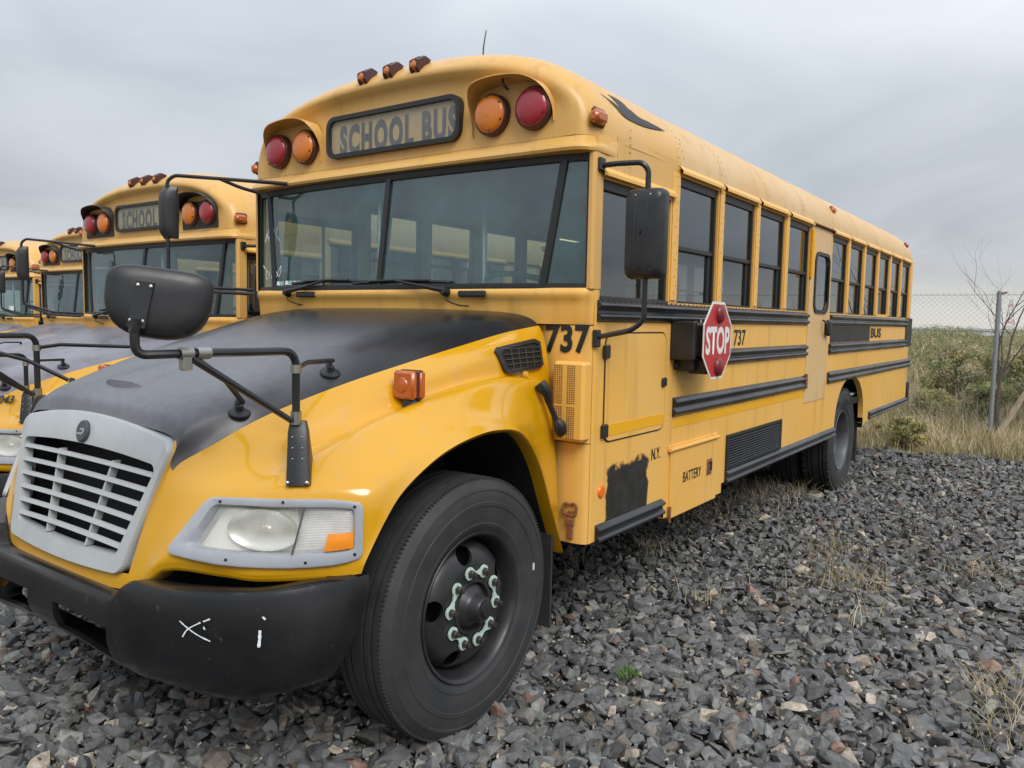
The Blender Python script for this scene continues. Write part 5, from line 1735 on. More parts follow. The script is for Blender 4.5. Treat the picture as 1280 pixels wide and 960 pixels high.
m.build('mirror_housing', 'black_plastic', dm, smooth=35)
m = MB(); m.add([(.8225, -1.53, 1.845), (.8225, -1.375, 1.845), (.8225, -1.375, 2.20), (.8225, -1.53, 2.20)], [(0, 1, 2, 3)]); m.build('mirror_face', 'mirror_face', dm, smooth=0)
m = MB()
for yy, zz_ in ((-1.42, 2.185), (-1.49, 2.185), (-1.50, 1.865)): m.lathe([(0, .004), (.005, .003), (.006, 0)], (.742, yy, zz_), (-1, 0, 0), 8)
m.build('housing_screw', 'chrome', dm, smooth=30)
# curb side mirror on its long header-mounted arm
rm_ = empty('side_mirror', parent=bus)
m = MB()
XM, YR = .33, 1.545
m.tube(bend([(.64, .80, 2.405), (.50, 1.15, 2.44), (.36, YR - .03, 2.475), (XM, YR, 2.44), (XM, YR, 2.10), (XM, YR, 1.86), (.50, 1.36, 1.775), (.66, 1.15, 1.765)], .06), .0115, 8)
m.tube(bend([(.47, 1.22, 2.447), (.56, 1.14, 2.40), (.66, 1.08, 2.375)], .04), .011, 8)
m.tube([(XM, YR, 1.875), (.52, 1.37, 1.80), (.67, 1.17, 1.79)], .010, 8)
m.build('mirror_arm', 'rail_black', rm_)
m = MB(); P = []
for t in np.linspace(0, 1, 9):
    z = 2.09 + .315 * t
    k = (1 - abs(2 * t - 1) ** 3.5) ** .5
    P.append([(XM + .035, YR - .060, z), (XM + .03 - .02 * k, YR - .062, z), (XM - .036 * k, YR - .034, z), (XM - .042 * k, YR, z), (XM - .036 * k, YR + .04, z), (XM + .03 - .03 * k, YR + .062, z), (XM + .035, YR + .060, z)])
m.grid(P); m.cbox(XM + .032, XM + .038, YR - .060, YR + .060, 2.10, 2.395, .002); m.build('mirror_housing', 'black_plastic', rm_, smooth=45)
m = MB(); m.add([(XM + .039, YR - .055, 2.11), (XM + .039, YR + .055, 2.11), (XM + .039, YR + .055, 2.385), (XM + .039, YR - .055, 2.385)], [(0, 1, 2, 3)]); m.build('mirror_face', 'mirror_face', rm_, smooth=0)

# ---- aerial, roof marking
m = MB(); m.tube([(1.30, -.12, 3.02), (1.305, -.122, 3.2), (1.318, -.13, 3.30)], [.006, .0045, .003], 5)
m.build('aerial', 'rubber_trim', bus)
def on_roof(x, u, off=.004):
    n_ = 2.05; t = math.pi * u; c, s_ = math.cos(t), math.sin(t)
    return Vector((x, (W2 + .004 + off) * math.copysign(abs(c) ** (2 / n_), c), 2.468 + (RH - .044 + off) * abs(s_) ** (2 / n_)))
m = MB()
for lo_, up_ in (([(.907, .8723), (.959, .8907), (.994, .9066), (1.047, .9227), (1.145, .926), (1.282, .9221), (1.534, .9023)],
                  [(.910, .8715), (.985, .8815), (1.053, .8905), (1.166, .8799), (1.235, .8958), (1.356, .8967), (1.535, .9014)]),
                 ([(1.023, .8541), (1.036, .8673), (1.048, .8817), (1.081, .8893)], [(1.026, .8538), (1.100, .8530), (1.150, .8600), (1.164, .8790)])):
    A = sm([(a, b, 0) for a, b in lo_], 4); B = sm([(a, b, 0) for a, b in up_], 4)
    m.grid([[on_roof(p.x + (q.x - p.x) * k, p.y + (q.y - p.y) * k, .006) for k in (0, .33, .67, 1)] for p, q in zip(A, B)])
m.build('roof_marking', 'spray_black', bus, smooth=60)

# ---- interior
it = MB()
it.cbox(.80, 8.9, -1.14, 1.14, .92, .94)
for s in (-1, 1): it.add([(.85, s * 1.15, 1.165), (8.9, s * 1.15, 1.165), (8.9, s * 1.15, WZ0 - .01), (.85, s * 1.15, WZ0 - .01)], [(0, 1, 2, 3)])
it.add([(8.88, -1.15, .94), (8.88, 1.15, .94), (8.88, 1.15, 2.45), (8.88, -1.15, 2.45)], [(0, 1, 2, 3)])
it.build('interior', 'inner_panel', bus, smooth=0)
ds = MB()
ds.grid([[(.74, y, 1.70), (.76, y, 1.785), (.95, y, 1.78), (1.10, y, 1.70), (1.12, y, .94)] for y in (-1.14, 1.14)])
ds.build('dashboard', 'dash_grey', bus, smooth=30)
sw = empty('steering_wheel', parent=bus)
m = MB(); cst, nst = Vector((1.22, -.52, 1.80)), Vector((.35, 0, .94)).normalized()
e1 = Vector((0, 1, 0)); e2 = nst.cross(e1)
m.tube([cst + (e1 * math.cos(a) + e2 * math.sin(a)) * .23 for a in np.linspace(0, 2 * math.pi, 33)], .016, 8, caps=False); m.build('rim', 'rubber_trim', sw)
m = MB()
for a in (.3, 2.8, -1.57): m.tube([cst, cst + (e1 * math.cos(a) + e2 * math.sin(a)) * .23], .010, 6)
m.tube([cst, cst - nst * .4], .03, 8); m.build('spoke', 'rubber_trim', sw)
def seat(x, y, wd, h=.72):
    m = MB()
    m.cbox(x, x + .42, y - wd / 2, y + wd / 2, 1.20, 1.34, .03)
    m.grid([[(x + .36 + a, yy, z) for a, z in ((0, 1.3), (.03, 1.3 + h * .6), (.045, 1.3 + h * .94), (.08, 1.3 + h), (.12, 1.3 + h * .95), (.13, 1.3))] for yy in (y - wd / 2, y - wd / 2 + .03, y + wd / 2 - .03, y + wd / 2)])
    m.cbox(x + .06, x + .09, y - .03, y + .03, .94, 1.2); m.cbox(x + .35, x + .38, y - .03, y + .03, .94, 1.2)
    return m
s0 = seat(0, 0, .92, .36).build('passenger_seat', 'seat_vinyl', bus, smooth=35)
first = True
for i in range(10):
    for y in (-.64, .64):
        o = s0 if first else s0.copy()
        if not first: col.objects.link(o)
        first = False
        o.parent = bus
        o.location = (2.05 + i * .66, y, 0)
seat(1.38, -.55, .48, .82).build('driver_seat', 'seat_vinyl', bus, smooth=35)
m = MB(); m.tube([(1.15, .55, .95), (1.15, .55, 2.85)], .017, 8); m.tube([(1.95, .35, .95), (1.95, .35, 2.9)], .017, 8)
m.build('grab_pole', 'chrome', bus)

# ================================================================ the row of buses
tag(bus, 'yellow school bus numbered 737 with red stop sign on its side', 'school bus', 'school buses parked side by side')
SKIP = {'fleet_number', 'lettering', 'paint_patch', 'chalk_scrawl', 'chalk_mark', 'roof_marking', 'loose_cable', 'paint_dash', 'sticker', 'aerial'}
mat('hood_worn', (0.20, 0.20, 0.235), 0.33, var=(0.055, 0.05, 0.05), vscale=1.1, vpos=(0.50, 0.62), rvar=0.1, var2=(0.13, 0.12, 0.13), v2scale=6)
def relink(o, mname, slot=0):
    o.material_slots[slot].link = 'OBJECT'
    o.material_slots[slot].material = MATS[mname]
def copy_tree(o, parent, names):
    c = o.copy(); col.objects.link(c); c.parent = parent
    nm = o.name.split('.')[0]
    if nm == 'hood' or nm == 'hood_scoop': relink(c, 'hood_worn')
    if nm == 'light_visor': relink(c, 'spray_black')
    if nm == 'sign_panel': relink(c, 'sign_board_far')
    if nm == 'sign_lettering': relink(c, 'letter_black')
    for ch in names.get(o.name, []):
        if ch.name.split('.')[0] in SKIP: continue
        copy_tree(ch, c, names)
    return c
kids = {}
for o in list(col.objects):
    if o.parent: kids.setdefault(o.parent.name, []).append(o)
BUSES = [(.600, 3.485, -.174, 'yellow school bus second in the row with worn grey hood'),
         (2.125, 7.905, -.216, 'yellow school bus third in the row showing cut off sign letters'),
         (2.366, 11.15, -.257, 'yellow school bus last in the row with white paper in windshield')]
copies = []
for x, y, z, lab in BUSES:
    c = copy_tree(bus, None, kids)
    c.location = (x, y, z)
    tag(c, lab, 'school bus', 'school buses parked side by side')
    copies.append(c)
lp = None
for c in copies:
    for s in (-1, 1):
        if lp is None:
            m = MB(); m.cbox(.680, .689, .545, 1.03, 2.485, 2.555, .003); m.grid([[(.683, y, 2.55), (.688, y, 2.70)] for y in (.56, 1.02)])
            lp = m.build('light_panel', 'spray_black', c, smooth=0); o = lp
        else:
            o = lp.copy(); col.objects.link(o); o.parent = c
        o.scale = (1, s, 1)
text('fleet_number', '1043', .060, 'letter_black', copies[0], (-.706, -.672, 1.207), (.62, -.78, 0), (.5, .3, .8), off=.03, width=.125, depth=.014)
m = MB(); xx = wx(.62, .12) - .008
m.add([(xx, -.62 - .09, 1.86), (xx, -.62 + .10, 1.875), (xx + .012, -.62 + .10, 1.965), (xx + .012, -.62 - .09, 1.945)], [(0, 1, 2, 3)]); m.build('paper_note', 'paper_white', copies[2], smooth=0)

# ================================================================ ground
def gh(x, y): return np.interp(y, [-60, 1.6, 3.4, 7.9, 11.2, 40], [0, 0, -.174, -.216, -.257, -.30])
def ground_material(name, cols, scale, bump, bscale):
    m = bpy.data.materials.new(name); m.use_nodes = True
    nt = m.node_tree; b = nt.nodes['Principled BSDF']; b.inputs['Roughness'].default_value = .95
    b.inputs['Specular IOR Level'].default_value = .2
    tc = nt.nodes.new('ShaderNodeTexCoord')
    n = nt.nodes.new('ShaderNodeTexNoise'); n.inputs['Scale'].default_value = scale; n.inputs['Detail'].default_value = 9; n.inputs['Roughness'].default_value = .7
    nt.links.new(tc.outputs['Object'], n.inputs['Vector'])
    r = nt.nodes.new('ShaderNodeValToRGB')
    e = r.color_ramp.elements
    e[0].position, e[0].color = .3, (*cols[0], 1)
    e[1].position, e[1].color = .72, (*cols[-1], 1)
    for i, c in enumerate(cols[1:-1]):
        q = e.new(.3 + .42 * (i + 1) / (len(cols) - 1)); q.color = (*c, 1)
    nt.links.new(n.outputs[0], r.inputs[0]); nt.links.new(r.outputs[0], b.inputs['Base Color'])
    v = nt.nodes.new('ShaderNodeTexVoronoi'); v.inputs['Scale'].default_value = bscale
    nt.links.new(tc.outputs['Object'], v.inputs['Vector'])
    bp = nt.nodes.new('ShaderNodeBump'); bp.inputs['Strength'].default_value = bump; bp.inputs['Distance'].default_value = .03; bp.invert = True
    nt.links.new(v.outputs['Distance'], bp.inputs['Height']); nt.links.new(bp.outputs[0], b.inputs['Normal'])
    MATS[name] = m
ground_material('gravel_base', [(.045, .043, .040), (.09, .083, .075), (.19, .16, .125)], 7, .9, 18)
ground_material('field_soil', [(.10, .09, .045), (.20, .165, .095), (.30, .25, .155)], .9, .6, 6)
def sheet(xs, ys, dz):
    xs, ys = np.asarray(xs, float), np.asarray(ys, float)
    m = MB(); m.grid([[(x, y, float(gh(x, y)) + dz) for y in ys] for x in xs]); return m
ex_ = np.concatenate([[-1500, -400, -100, -30], np.arange(-12, 30, 3), [45, 80, 160, 400, 900, 1800]])
ey_ = np.concatenate([[-1500, -400, -100, -40, -20], np.arange(-12, 1.5, 3), [1.6, 2.2, 2.8, 3.4, 5, 7.9, 9.5, 11.2, 16, 25, 40, 100, 400, 1500]])
g_ = sheet(ex_, ey_, -.035).build('ground', 'field_soil', smooth=60); g_['kind'] = 'structure'
def gedge(y): return 8.85 - .06 * (y + 1) + .25 * math.sin(y * 1.7) * .5 + .12 * math.sin(y * 5.1)
m = MB(); ysb = [-14, -10, -8] + list(np.arange(-6, 4, .25)) + [5, 6, 7.9, 9, 11.2, 15, 20]
m.grid([[(-10 + (gedge(y) + 10) * t, y, float(gh(0, y)) - .02) for y in ysb] for t in np.concatenate([np.linspace(0, .9, 8), [.97, 1.0]])])
g2 = m.build('gravel_yard', 'gravel_base', smooth=60); g2['kind'] = 'structure'

# ---- the crushed stone itself
Rm = np.array(ROWS); Cm = np.array(CAM)
def visible(p, mg=170):
    q = (p - Cm) @ Rm.T
    d = q[:, 2]
    u = 640 + F_PX * q[:, 0] / np.maximum(d, .05); v = 480 + F_PX * q[:, 1] / np.maximum(d, .05)
    return (d > .3) & (u > -mg) & (u < 1280 + mg) & (v < 960 + mg * 1.3) & (v > 300), d
def protos(n, k, seed):
    rs = np.random.RandomState(seed); out = []
    while len(out) < n:
        p = rs.normal(size=(k, 3)); p /= np.linalg.norm(p, axis=1)[:, None]
        p *= rs.uniform(.75, 1.1, (k, 1)); p *= np.array([1.25, .92, .66]) * rs.uniform(.82, 1.18, 3)
        bm = bmesh.new()
        for v in p: bm.verts.new(v)
        r_ = bmesh.ops.convex_hull(bm, input=bm.verts)
        bmesh.ops.delete(bm, geom=[e for e in r_['geom_interior'] if isinstance(e, bmesh.types.BMVert)], context='VERTS')
        bmesh.ops.triangulate(bm, faces=bm.faces)
        bm.verts.index_update()
        out.append((np.array([v.co for v in bm.verts]), np.array([[v.index for v in f.verts] for f in bm.faces])))
        bm.free()
    return out
def scatter(name, pos, size, cols, prot, mname, seed, tilt=.9):
    rs = np.random.RandomState(seed); V = []; Fc = []; Cc = []; base = 0
    which = rs.randint(len(prot), size=len(pos))
    for k, (pv, pf) in enumerate(prot):
        ix = np.where(which == k)[0]
        if not len(ix): continue
        n = len(ix)
        yaw = rs.uniform(0, 2 * math.pi, n); tl = rs.normal(0, tilt, n) * .6; ta = rs.uniform(0, 2 * math.pi, n)
        c, s = np.cos(yaw), np.sin(yaw)
        Rz = np.zeros((n, 3, 3)); Rz[:, 0, 0] = c; Rz[:, 0, 1] = -s; Rz[:, 1, 0] = s; Rz[:, 1, 1] = c; Rz[:, 2, 2] = 1
        ux, uy = np.cos(ta), np.sin(ta); ct, st = np.cos(tl), np.sin(tl)
        Rt = np.zeros((n, 3, 3))
        Rt[:, 0, 0] = ct + ux * ux * (1 - ct); Rt[:, 0, 1] = ux * uy * (1 - ct); Rt[:, 0, 2] = uy * st
        Rt[:, 1, 0] = ux * uy * (1 - ct); Rt[:, 1, 1] = ct + uy * uy * (1 - ct); Rt[:, 1, 2] = -ux * st
        Rt[:, 2, 0] = -uy * st; Rt[:, 2, 1] = ux * st; Rt[:, 2, 2] = ct
        M = Rt @ Rz
        v = np.einsum('nij,kj->nki', M, pv) * size[ix][:, None, None] + pos[ix][:, None, :]
        V.append(v.reshape(-1, 3)); kk = len(pv)
        f = (pf[None] + (np.arange(n) * kk)[:, None, None]).reshape(-1, 3) + base
        Fc.append(f); Cc.append(np.repeat(cols[ix], kk, axis=0)); base += n * kk
    return raw_mesh(name, np.concatenate(V), np.concatenate(Fc), np.concatenate(Cc), mname)
def raw_mesh(name, V, Fc, C3, mname, parent=None):
    k = Fc.shape[1]
    me = bpy.data.meshes.new(name)
    me.vertices.add(len(V)); me.vertices.foreach_set('co', V.astype(np.float32).ravel())
    me.loops.add(Fc.size); me.loops.foreach_set('vertex_index', Fc.astype(np.int32).ravel())
    me.polygons.add(len(Fc)); me.polygons.foreach_set('loop_start', (np.arange(len(Fc)) * k).astype(np.int32))
    a = me.attributes.new('tint', 'FLOAT_COLOR', 'POINT')
    a.data.foreach_set('color', np.concatenate([C3, np.ones((len(C3), 1))], 1).astype(np.float32).ravel())
    me.materials.append(MATS[mname]); me.update(calc_edges=True); me.validate(); me.polygons.foreach_set('use_smooth', [False] * len(me.polygons))
    o = bpy.data.objects.new(name, me); col.objects.link(o)
    if parent is not None: o.parent = parent
    return o
def tint_mat(name, rough, bump, bscale, spec=.4, varscale=40, trans=0.0):
    m = bpy.data.materials.new(name); m.use_nodes = True; nt = m.node_tree; b = nt.nodes['Principled BSDF']
    b.inputs['Roughness'].default_value = rough; b.inputs['Specular IOR Level'].default_value = spec
    at = nt.nodes.new('ShaderNodeAttribute'); at.attribute_name = 'tint'
    tc = nt.nodes.new('ShaderNodeTexCoord')
    n = nt.nodes.new('ShaderNodeTexNoise'); n.inputs['Scale'].default_value = varscale; n.inputs['Detail'].default_value = 5
    nt.links.new(tc.outputs['Object'], n.inputs['Vector'])
    mr = nt.nodes.new('ShaderNodeMapRange'); mr.inputs[1].default_value, mr.inputs[2].default_value = .3, .7; mr.inputs[3].default_value, mr.inputs[4].default_value = .68, 1.34
    nt.links.new(n.outputs[0], mr.inputs[0])
    mu = nt.nodes.new('ShaderNodeVectorMath'); mu.operation = 'SCALE'
    nt.links.new(at.outputs['Color'], mu.inputs[0]); nt.links.new(mr.outputs[0], mu.inputs['Scale'])
    nt.links.new(mu.outputs[0], b.inputs['Base Color'])
    if bump:
        bp = nt.nodes.new('ShaderNodeBump'); bp.inputs['Strength'].default_value = bump; bp.inputs['Distance'].default_value = .006
        n2 = nt.nodes.new('ShaderNodeTexNoise'); n2.inputs['Scale'].default_value = bscale; n2.inputs['Detail'].default_value = 6
        nt.links.new(tc.outputs['Object'], n2.inputs['Vector'])
        nt.links.new(n2.outputs[0], bp.inputs['Height']); nt.links.new(bp.outputs[0], b.inputs['Normal'])
    if trans:
        tr = nt.nodes.new('ShaderNodeBsdfTranslucent'); nt.links.new(mu.outputs[0], tr.inputs[0])
        x = nt.nodes.new('ShaderNodeMixShader'); x.inputs[0].default_value = trans
        nt.links.new(b.outputs[0], x.inputs[1]); nt.links.new(tr.outputs[0], x.inputs[2])
        nt.links.new(x.outputs[0], nt.nodes['Material Output'].inputs[0])
    MATS[name] = m
tint_mat('stone', .62, .55, 70, .45)
tint_mat('dry_blade', .8, 0, 1, .2, 3, .25)
tint_mat('leaf', .6, 0, 1, .3, 3, .45)
def stone_cols(n, rs, light=.035):
    c = np.empty((n, 3))
    k = rs.uniform(size=n)
    g = rs.uniform(.6, 1.3, n)
    pal = np.array([(.105, .107, .110), (.150, .150, .146), (.138, .118, .098), (.205, .198, .182), (.128, .136, .130)])
    c = pal[rs.choice(5, n, p=[.44, .26, .08, .10, .12])] * g[:, None]
    li = k < light
    c[li] = np.array((.36, .31, .25)) * rs.uniform(.7, 1.25, (li.sum(), 1))
    pk = (k > light) & (k < light + .012)
    c[pk] = np.array((.20, .125, .10)) * rs.uniform(.8, 1.2, (pk.sum(), 1))
    return c
def stone_field(name, d0, d1, cell, smin, smax, prot, seed, lift=.0, light=.035):
    rs = np.random.RandomState(seed)
    x0, x1, y0, y1 = (-3, 9.5, -8, 6) if d0 > 0 else (-3, 4, -6, 4)
    gx_, gy_ = np.meshgrid(np.arange(x0, x1, cell), np.arange(y0, y1, cell))
    p = np.stack([gx_.ravel(), gy_.ravel()], 1) + rs.uniform(-.5, .5, (gx_.size, 2)) * cell * 1.3
    p = np.concatenate([p, np.zeros((len(p), 1))], 1)
    vis, d = visible(p)
    jit = rs.uniform(-.4, .4, len(d))
    edge = np.array([gedge(y) for y in p[:, 1]])
    ok = vis & (d + jit >= d0) & (d + jit < d1) & (p[:, 0] < edge + rs.normal(0, .12, len(p)))
    p = p[ok]
    sz = smin + (smax - smin) * rs.beta(1.6, 3.0, len(p))
    p[:, 2] = gh(p[:, 0], p[:, 1]) - .012 + rs.uniform(0, .030, len(p)) + sz * .12 + .012 * np.sin(p[:, 0] * 3.1) * np.sin(p[:, 1] * 2.7) + lift
    return p, sz, stone_cols(len(p), rs, light)
pr = protos(30, 13, 5) + protos(14, 10, 9); pl = protos(16, 9, 6)
q1 = stone_field('n', 0, 4.6, .050, .024, .072, pr, 1)
o = scatter('gravel', *q1, pr, 'stone', 1); o['kind'] = 'stuff'
q2 = stone_field('m', 4.6, 14, .058, .026, .068, pl, 2)
o = scatter('gravel_far', *q2, pl, 'stone', 2); o['kind'] = 'stuff'; o.name = 'gravel'
qs = stone_field('s', 0, 5.2, .034, .008, .020, pl, 4, -.004, .06)
o = scatter('gravel', *qs, pl, 'stone', 4, 1.2); o['kind'] = 'stuff'
q3 = stone_field('p', 0.5, 9, .060, .007, .018, pl, 3, .020, .30)
o = scatter('pebbles', *q3, pl, 'stone', 3, 1.2); o['kind'] = 'stuff'
print('STONES', len(q1[0]), len(q2[0]), len(q3[0]))

# ---- grass blades: curved ribbons
def blades(name, pos, h, lean, wd, cols, seed, segs=3, mname='dry_blade', parent=None):
    rs = np.random.RandomState(seed); n = len(pos)
    az = rs.uniform(0, 2 * math.pi, n); la = rs.uniform(.1, 1, n) * lean
    dx, dy = np.cos(az) * la, np.sin(az) * la
    fa = az + rs.uniform(0.6, 2.4, n)
    wx_, wy_ = np.cos(fa), np.sin(fa)
    V = np.zeros((n, (segs + 1) * 2, 3))
    for i in range(segs + 1):
        t = i / segs
        cx = pos[:, 0] + dx * h * t ** 2; cy = pos[:, 1] + dy * h * t ** 2
        cz = pos[:, 2] + h * t * (1 - .25 * t * la)
        k = wd * (1 - t * .85)
        V[:, 2 * i] = np.stack([cx - wx_ * k, cy - wy_ * k, cz], 1); V[:, 2 * i + 1] = np.stack([cx + wx_ * k, cy + wy_ * k, cz], 1)
    f = np.array([(2 * i, 2 * i + 1, 2 * i + 3, 2 * i + 2) for i in range(segs)])
    Fc = (f[None] + (np.arange(n) * (segs + 1) * 2)[:, None, None]).reshape(-1, 4)
    return raw_mesh(name, V.reshape(-1, 3), Fc, np.repeat(cols, (segs + 1) * 2, 0), mname, parent)
def pal_cols(n, rs, pal, pr_, var=.25):
    pal = np.array(pal); return pal[rs.choice(len(pal), n, p=pr_)] * rs.uniform(1 - var, 1 + var, (n, 1))
TAN = [(.50, .40, .24), (.38, .31, .17), (.24, .24, .095), (.60, .52, .36)]
rs = np.random.RandomState(21)
def clumps(nc, per, x0, x1, y0, y1, spread, seed):
    rs = np.random.RandomState(seed)
    c = np.stack([rs.uniform(x0, x1, nc), rs.uniform(y0, y1, nc)], 1)
    p = np.repeat(c, per, 0) + rs.normal(0, spread, (nc * per, 2))
    sc_ = np.repeat(rs.uniform(.5, 1.2, nc), per)
    tn = np.repeat(rs.randint(0, 4, nc), per)
    return np.concatenate([p, np.zeros((len(p), 1))], 1), sc_, tn
p, sc_, tn = clumps(1300, 42, 8.7, 19, -8, 6, .16, 31)
ok = p[:, 0] > np.array([gedge(y) for y in p[:, 1]]) - .15; p, sc_, tn = p[ok], sc_[ok], tn[ok]
p[:, 2] = gh(0, p[:, 1]) - .04
cl = np.array(TAN)[tn] * rs.uniform(.7, 1.3, (len(p), 1)); sw_ = rs.uniform(size=len(p)) < .25; cl[sw_] = np.array(TAN)[rs.randint(0, 4, sw_.sum())]
o = blades('dry_grass', p, .34 * sc_ * rs.uniform(.4, 1.2, len(p)), 1.0, .006, cl, 5); o['kind'] = 'stuff'
p, sc_, tn = clumps(1500, 30, 19, 60, -22, 14, .5, 33); p[:, 2] = gh(0, p[:, 1]) - .04
o = blades('dry_grass', p, .6 * sc_, .8, .018, pal_cols(len(p), rs, TAN, [.3, .25, .3, .15]), 6, 2); o['kind'] = 'stuff'
# tall weathered weed stalks behind the fence
p, sc_, tn = clumps(260, 26, 12.0, 19, -7, 3, .22, 35); p[:, 2] = gh(0, p[:, 1]) - .04
o = blades('dry_weeds', p, .85 * sc_ * rs.uniform(.5, 1.1, len(p)), .5, .0045, pal_cols(len(p), rs, [(.40, .33, .24), (.30, .26, .19), (.24, .25, .12), (.52, .45, .33)], [.35, .3, .2, .15]), 9, 3); o['kind'] = 'stuff'
# wisps of straw and weeds among the stones
spots = []
for u, v, n_, s_ in ((880, 760, 26, .07), (1065, 737, 190, .15), (1030, 690, 90, .12), (1230, 725, 70, .14), (1250, 880, 130, .12), (1265, 930, 60, .12), (1140, 690, 26, .12), (960, 620, 170, .25), (910, 628, 200, .28), (1010, 600, 150, .25), (870, 645, 120, .2), (985, 612, 120, .2), (815, 690, 50, .12), (850, 655, 50, .18), (725, 705, 20, .05), (1080, 780, 20, .1), (990, 745, 26, .15)):
    d = Rm.T @ np.array([(u - 640) / F_PX, (v - 480) / F_PX, 1]); q = Cm + d * (-Cm[2] / d[2])
    spots.append(np.concatenate([q[:2] + rs.normal(0, s_, (n_, 2)), np.full((n_, 1), .01)], 1))
p = np.concatenate(spots)
o = blades('straw_wisps', p, rs.uniform(.05, .24, len(p)), 1.6, .0022, pal_cols(len(p), rs, TAN, [.4, .25, .1, .25]), 7, 4); o['kind'] = 'stuff'
d = Rm.T @ np.array([(785 - 640) / F_PX, (853 - 480) / F_PX, 1]); q = Cm + d * (-Cm[2] / d[2])
p = np.concatenate([q[:2] + rs.normal(0, .022, (90, 2)), np.full((90, 1), .03)], 1)
o = blades('green_weed', p, rs.uniform(.02, .05, 90), 1.2, .005, pal_cols(90, rs, [(.10, .20, .04), (.14, .25, .06)], [.5, .5]), 8, 2)
tag(o, 'small bright green weed sprouting between grey stones', 'weed')

# ================================================================ shrubs
def leaf_cloud(name, centres, radii, n, size, pal, pr_, seed, parent, up=.3):
    rs = np.random.RandomState(seed)
    k = rs.choice(len(centres), n, p=np.array([r_ ** 2 for r_ in radii]) / sum(r_ ** 2 for r_ in radii))
    dirs = rs.normal(size=(n, 3)); dirs /= np.linalg.norm(dirs, axis=1)[:, None]
    rr_ = rs.uniform(.35, 1.0, n) ** .6
    P = np.array(centres)[k] + dirs * (np.array(radii)[k] * rr_)[:, None] * np.array([1, 1, .85])
    okk = P[:, 2] > .02; P = P[okk]; k2 = k[okk]; n = len(P)
    a = rs.normal(size=(n, 3)); a[:, 2] += up; a /= np.linalg.norm(a, axis=1)[:, None]
    b = np.cross(a, rs.normal(size=(n, 3))); b /= np.linalg.norm(b, axis=1)[:, None]
    L_ = size * rs.uniform(.6, 1.5, n)[:, None]; w_ = L_ * .30
    V = np.stack([P - a * L_, P + b * w_, P + a * L_, P - b * w_], 1)
    ct_ = rs.uniform(.72, 1.3, (len(centres), 1)) * (1 + rs.uniform(-.12, .16, (len(centres), 1)) * np.array([1, .25, -.3]))
    cl = pal_cols(n, rs, pal, pr_, .3) * ct_[k2]
    Fc = np.arange(n * 4).reshape(n, 4)
    return raw_mesh(name, V.reshape(-1, 3), Fc, np.repeat(cl, 4, 0), 'leaf', parent)
G1 = [(.16, .19, .06), (.27, .29, .105), (.40, .385, .18), (.54, .48, .30)]
def shrub(label, x, y, rx, h, n, size, pal, pr_, seed, tips=None):
    rs = np.random.RandomState(seed)
    z = float(gh(x, y)) - .03
    e = empty('shrub', (x, y, z))
    tag(e, label, 'shrub', 'shrubs beyond the gravel yard')
    cs, rd = [], []
    for i in range(26):
        a = rs.uniform(0, 2 * math.pi); q = rs.uniform(0, 1) ** .6
        hz_ = rs.uniform(.25, .95)
        k = math.sqrt(max(.05, 1 - (hz_ - .4) ** 2 * 2.2))
        cs.append((math.cos(a) * rx * q * k, math.sin(a) * rx * q * k, h * hz_ * .9)); rd.append(h * rs.uniform(.12, .24))
    leaf_cloud('foliage', cs, rd, n, size, pal, pr_, seed, e)
    if tips:
        ct = [(c[0], c[1], c[2] + r_ * .75) for c, r_ in zip(cs, rd) if c[2] > h * .45]
        leaf_cloud('flower_heads', ct, [r_ * .6 for r_ in rd][:len(ct)], int(n * .45), size * .8, tips, [1 / len(tips)] * len(tips), seed + 1, e, .8)
    m = MB()
    for i in range(14):
        c = cs[i]
        m.tube(sm([(rs.normal(0, .05), rs.normal(0, .05), 0), (c[0] * .4, c[1] * .4, c[2] * .55), c], 3), [.014, .012, .011, .010, .008, .007, .005], 5)
    m.build('stem', 'twig', e)
    return e
CREAM = [(.55, .48, .32), (.46, .41, .25), (.36, .34, .19)]
shrub('broad olive shrub with cream flower tips behind the bus tail', 15.6, -1.35, 1.0, 1.30, 9000, .045, G1, [.25, .3, .25, .2], 41, CREAM)
shrub('cream tipped shrub close left of the fence post', 16.2, -2.35, .7, 1.35, 5000, .042, G1, [.2, .3, .3, .2], 42, CREAM)
shrub('dark green shrub right of the fence post', 13.6, -3.05, .75, 1.35, 8000, .038, G1, [.45, .35, .15, .05], 43)
shrub('low green shrub at the foot of the fence post', 13.4, -1.80, .42, .78, 3500, .03, G1, [.3, .35, .25, .1], 44)
shrub('straggly olive weed clump at the gravel edge by the bus tail', 9.55, -1.15, .42, .42, 3500, .028, G1, [.15, .3, .3, .25], 45)
shrub('sage green shrub at the right photo edge past the fence', 15.2, -4.35, 1.0, 1.25, 7000, .045, G1, [.25, .35, .3, .1], 46)
shrub('small grey green shrub before the pale grass patch', 13.2, -.95, .4, .62, 2800, .03, G1, [.1, .3, .35, .25], 47)
# far scrub reads as one low mass
rs = np.random.RandomState(51)
cs, rd = [], []
for i in range(420):
    x = rs.uniform(24, 95); y = rs.uniform(-.32 * x - 4, .05 * x + 6)
    h = rs.uniform(.45, 1.0) + .45 * (rs.uniform() < .3)
    cs.append((x, y, h * .55)); rd.append(h * .85)
o = leaf_cloud('far_scrub', cs, rd, 230000, .048, [(.17, .20, .08), (.25, .26, .12), (.34, .32, .17), (.45, .39, .25)], [.28, .30, .24, .18], 52, None); o['kind'] = 'stuff'

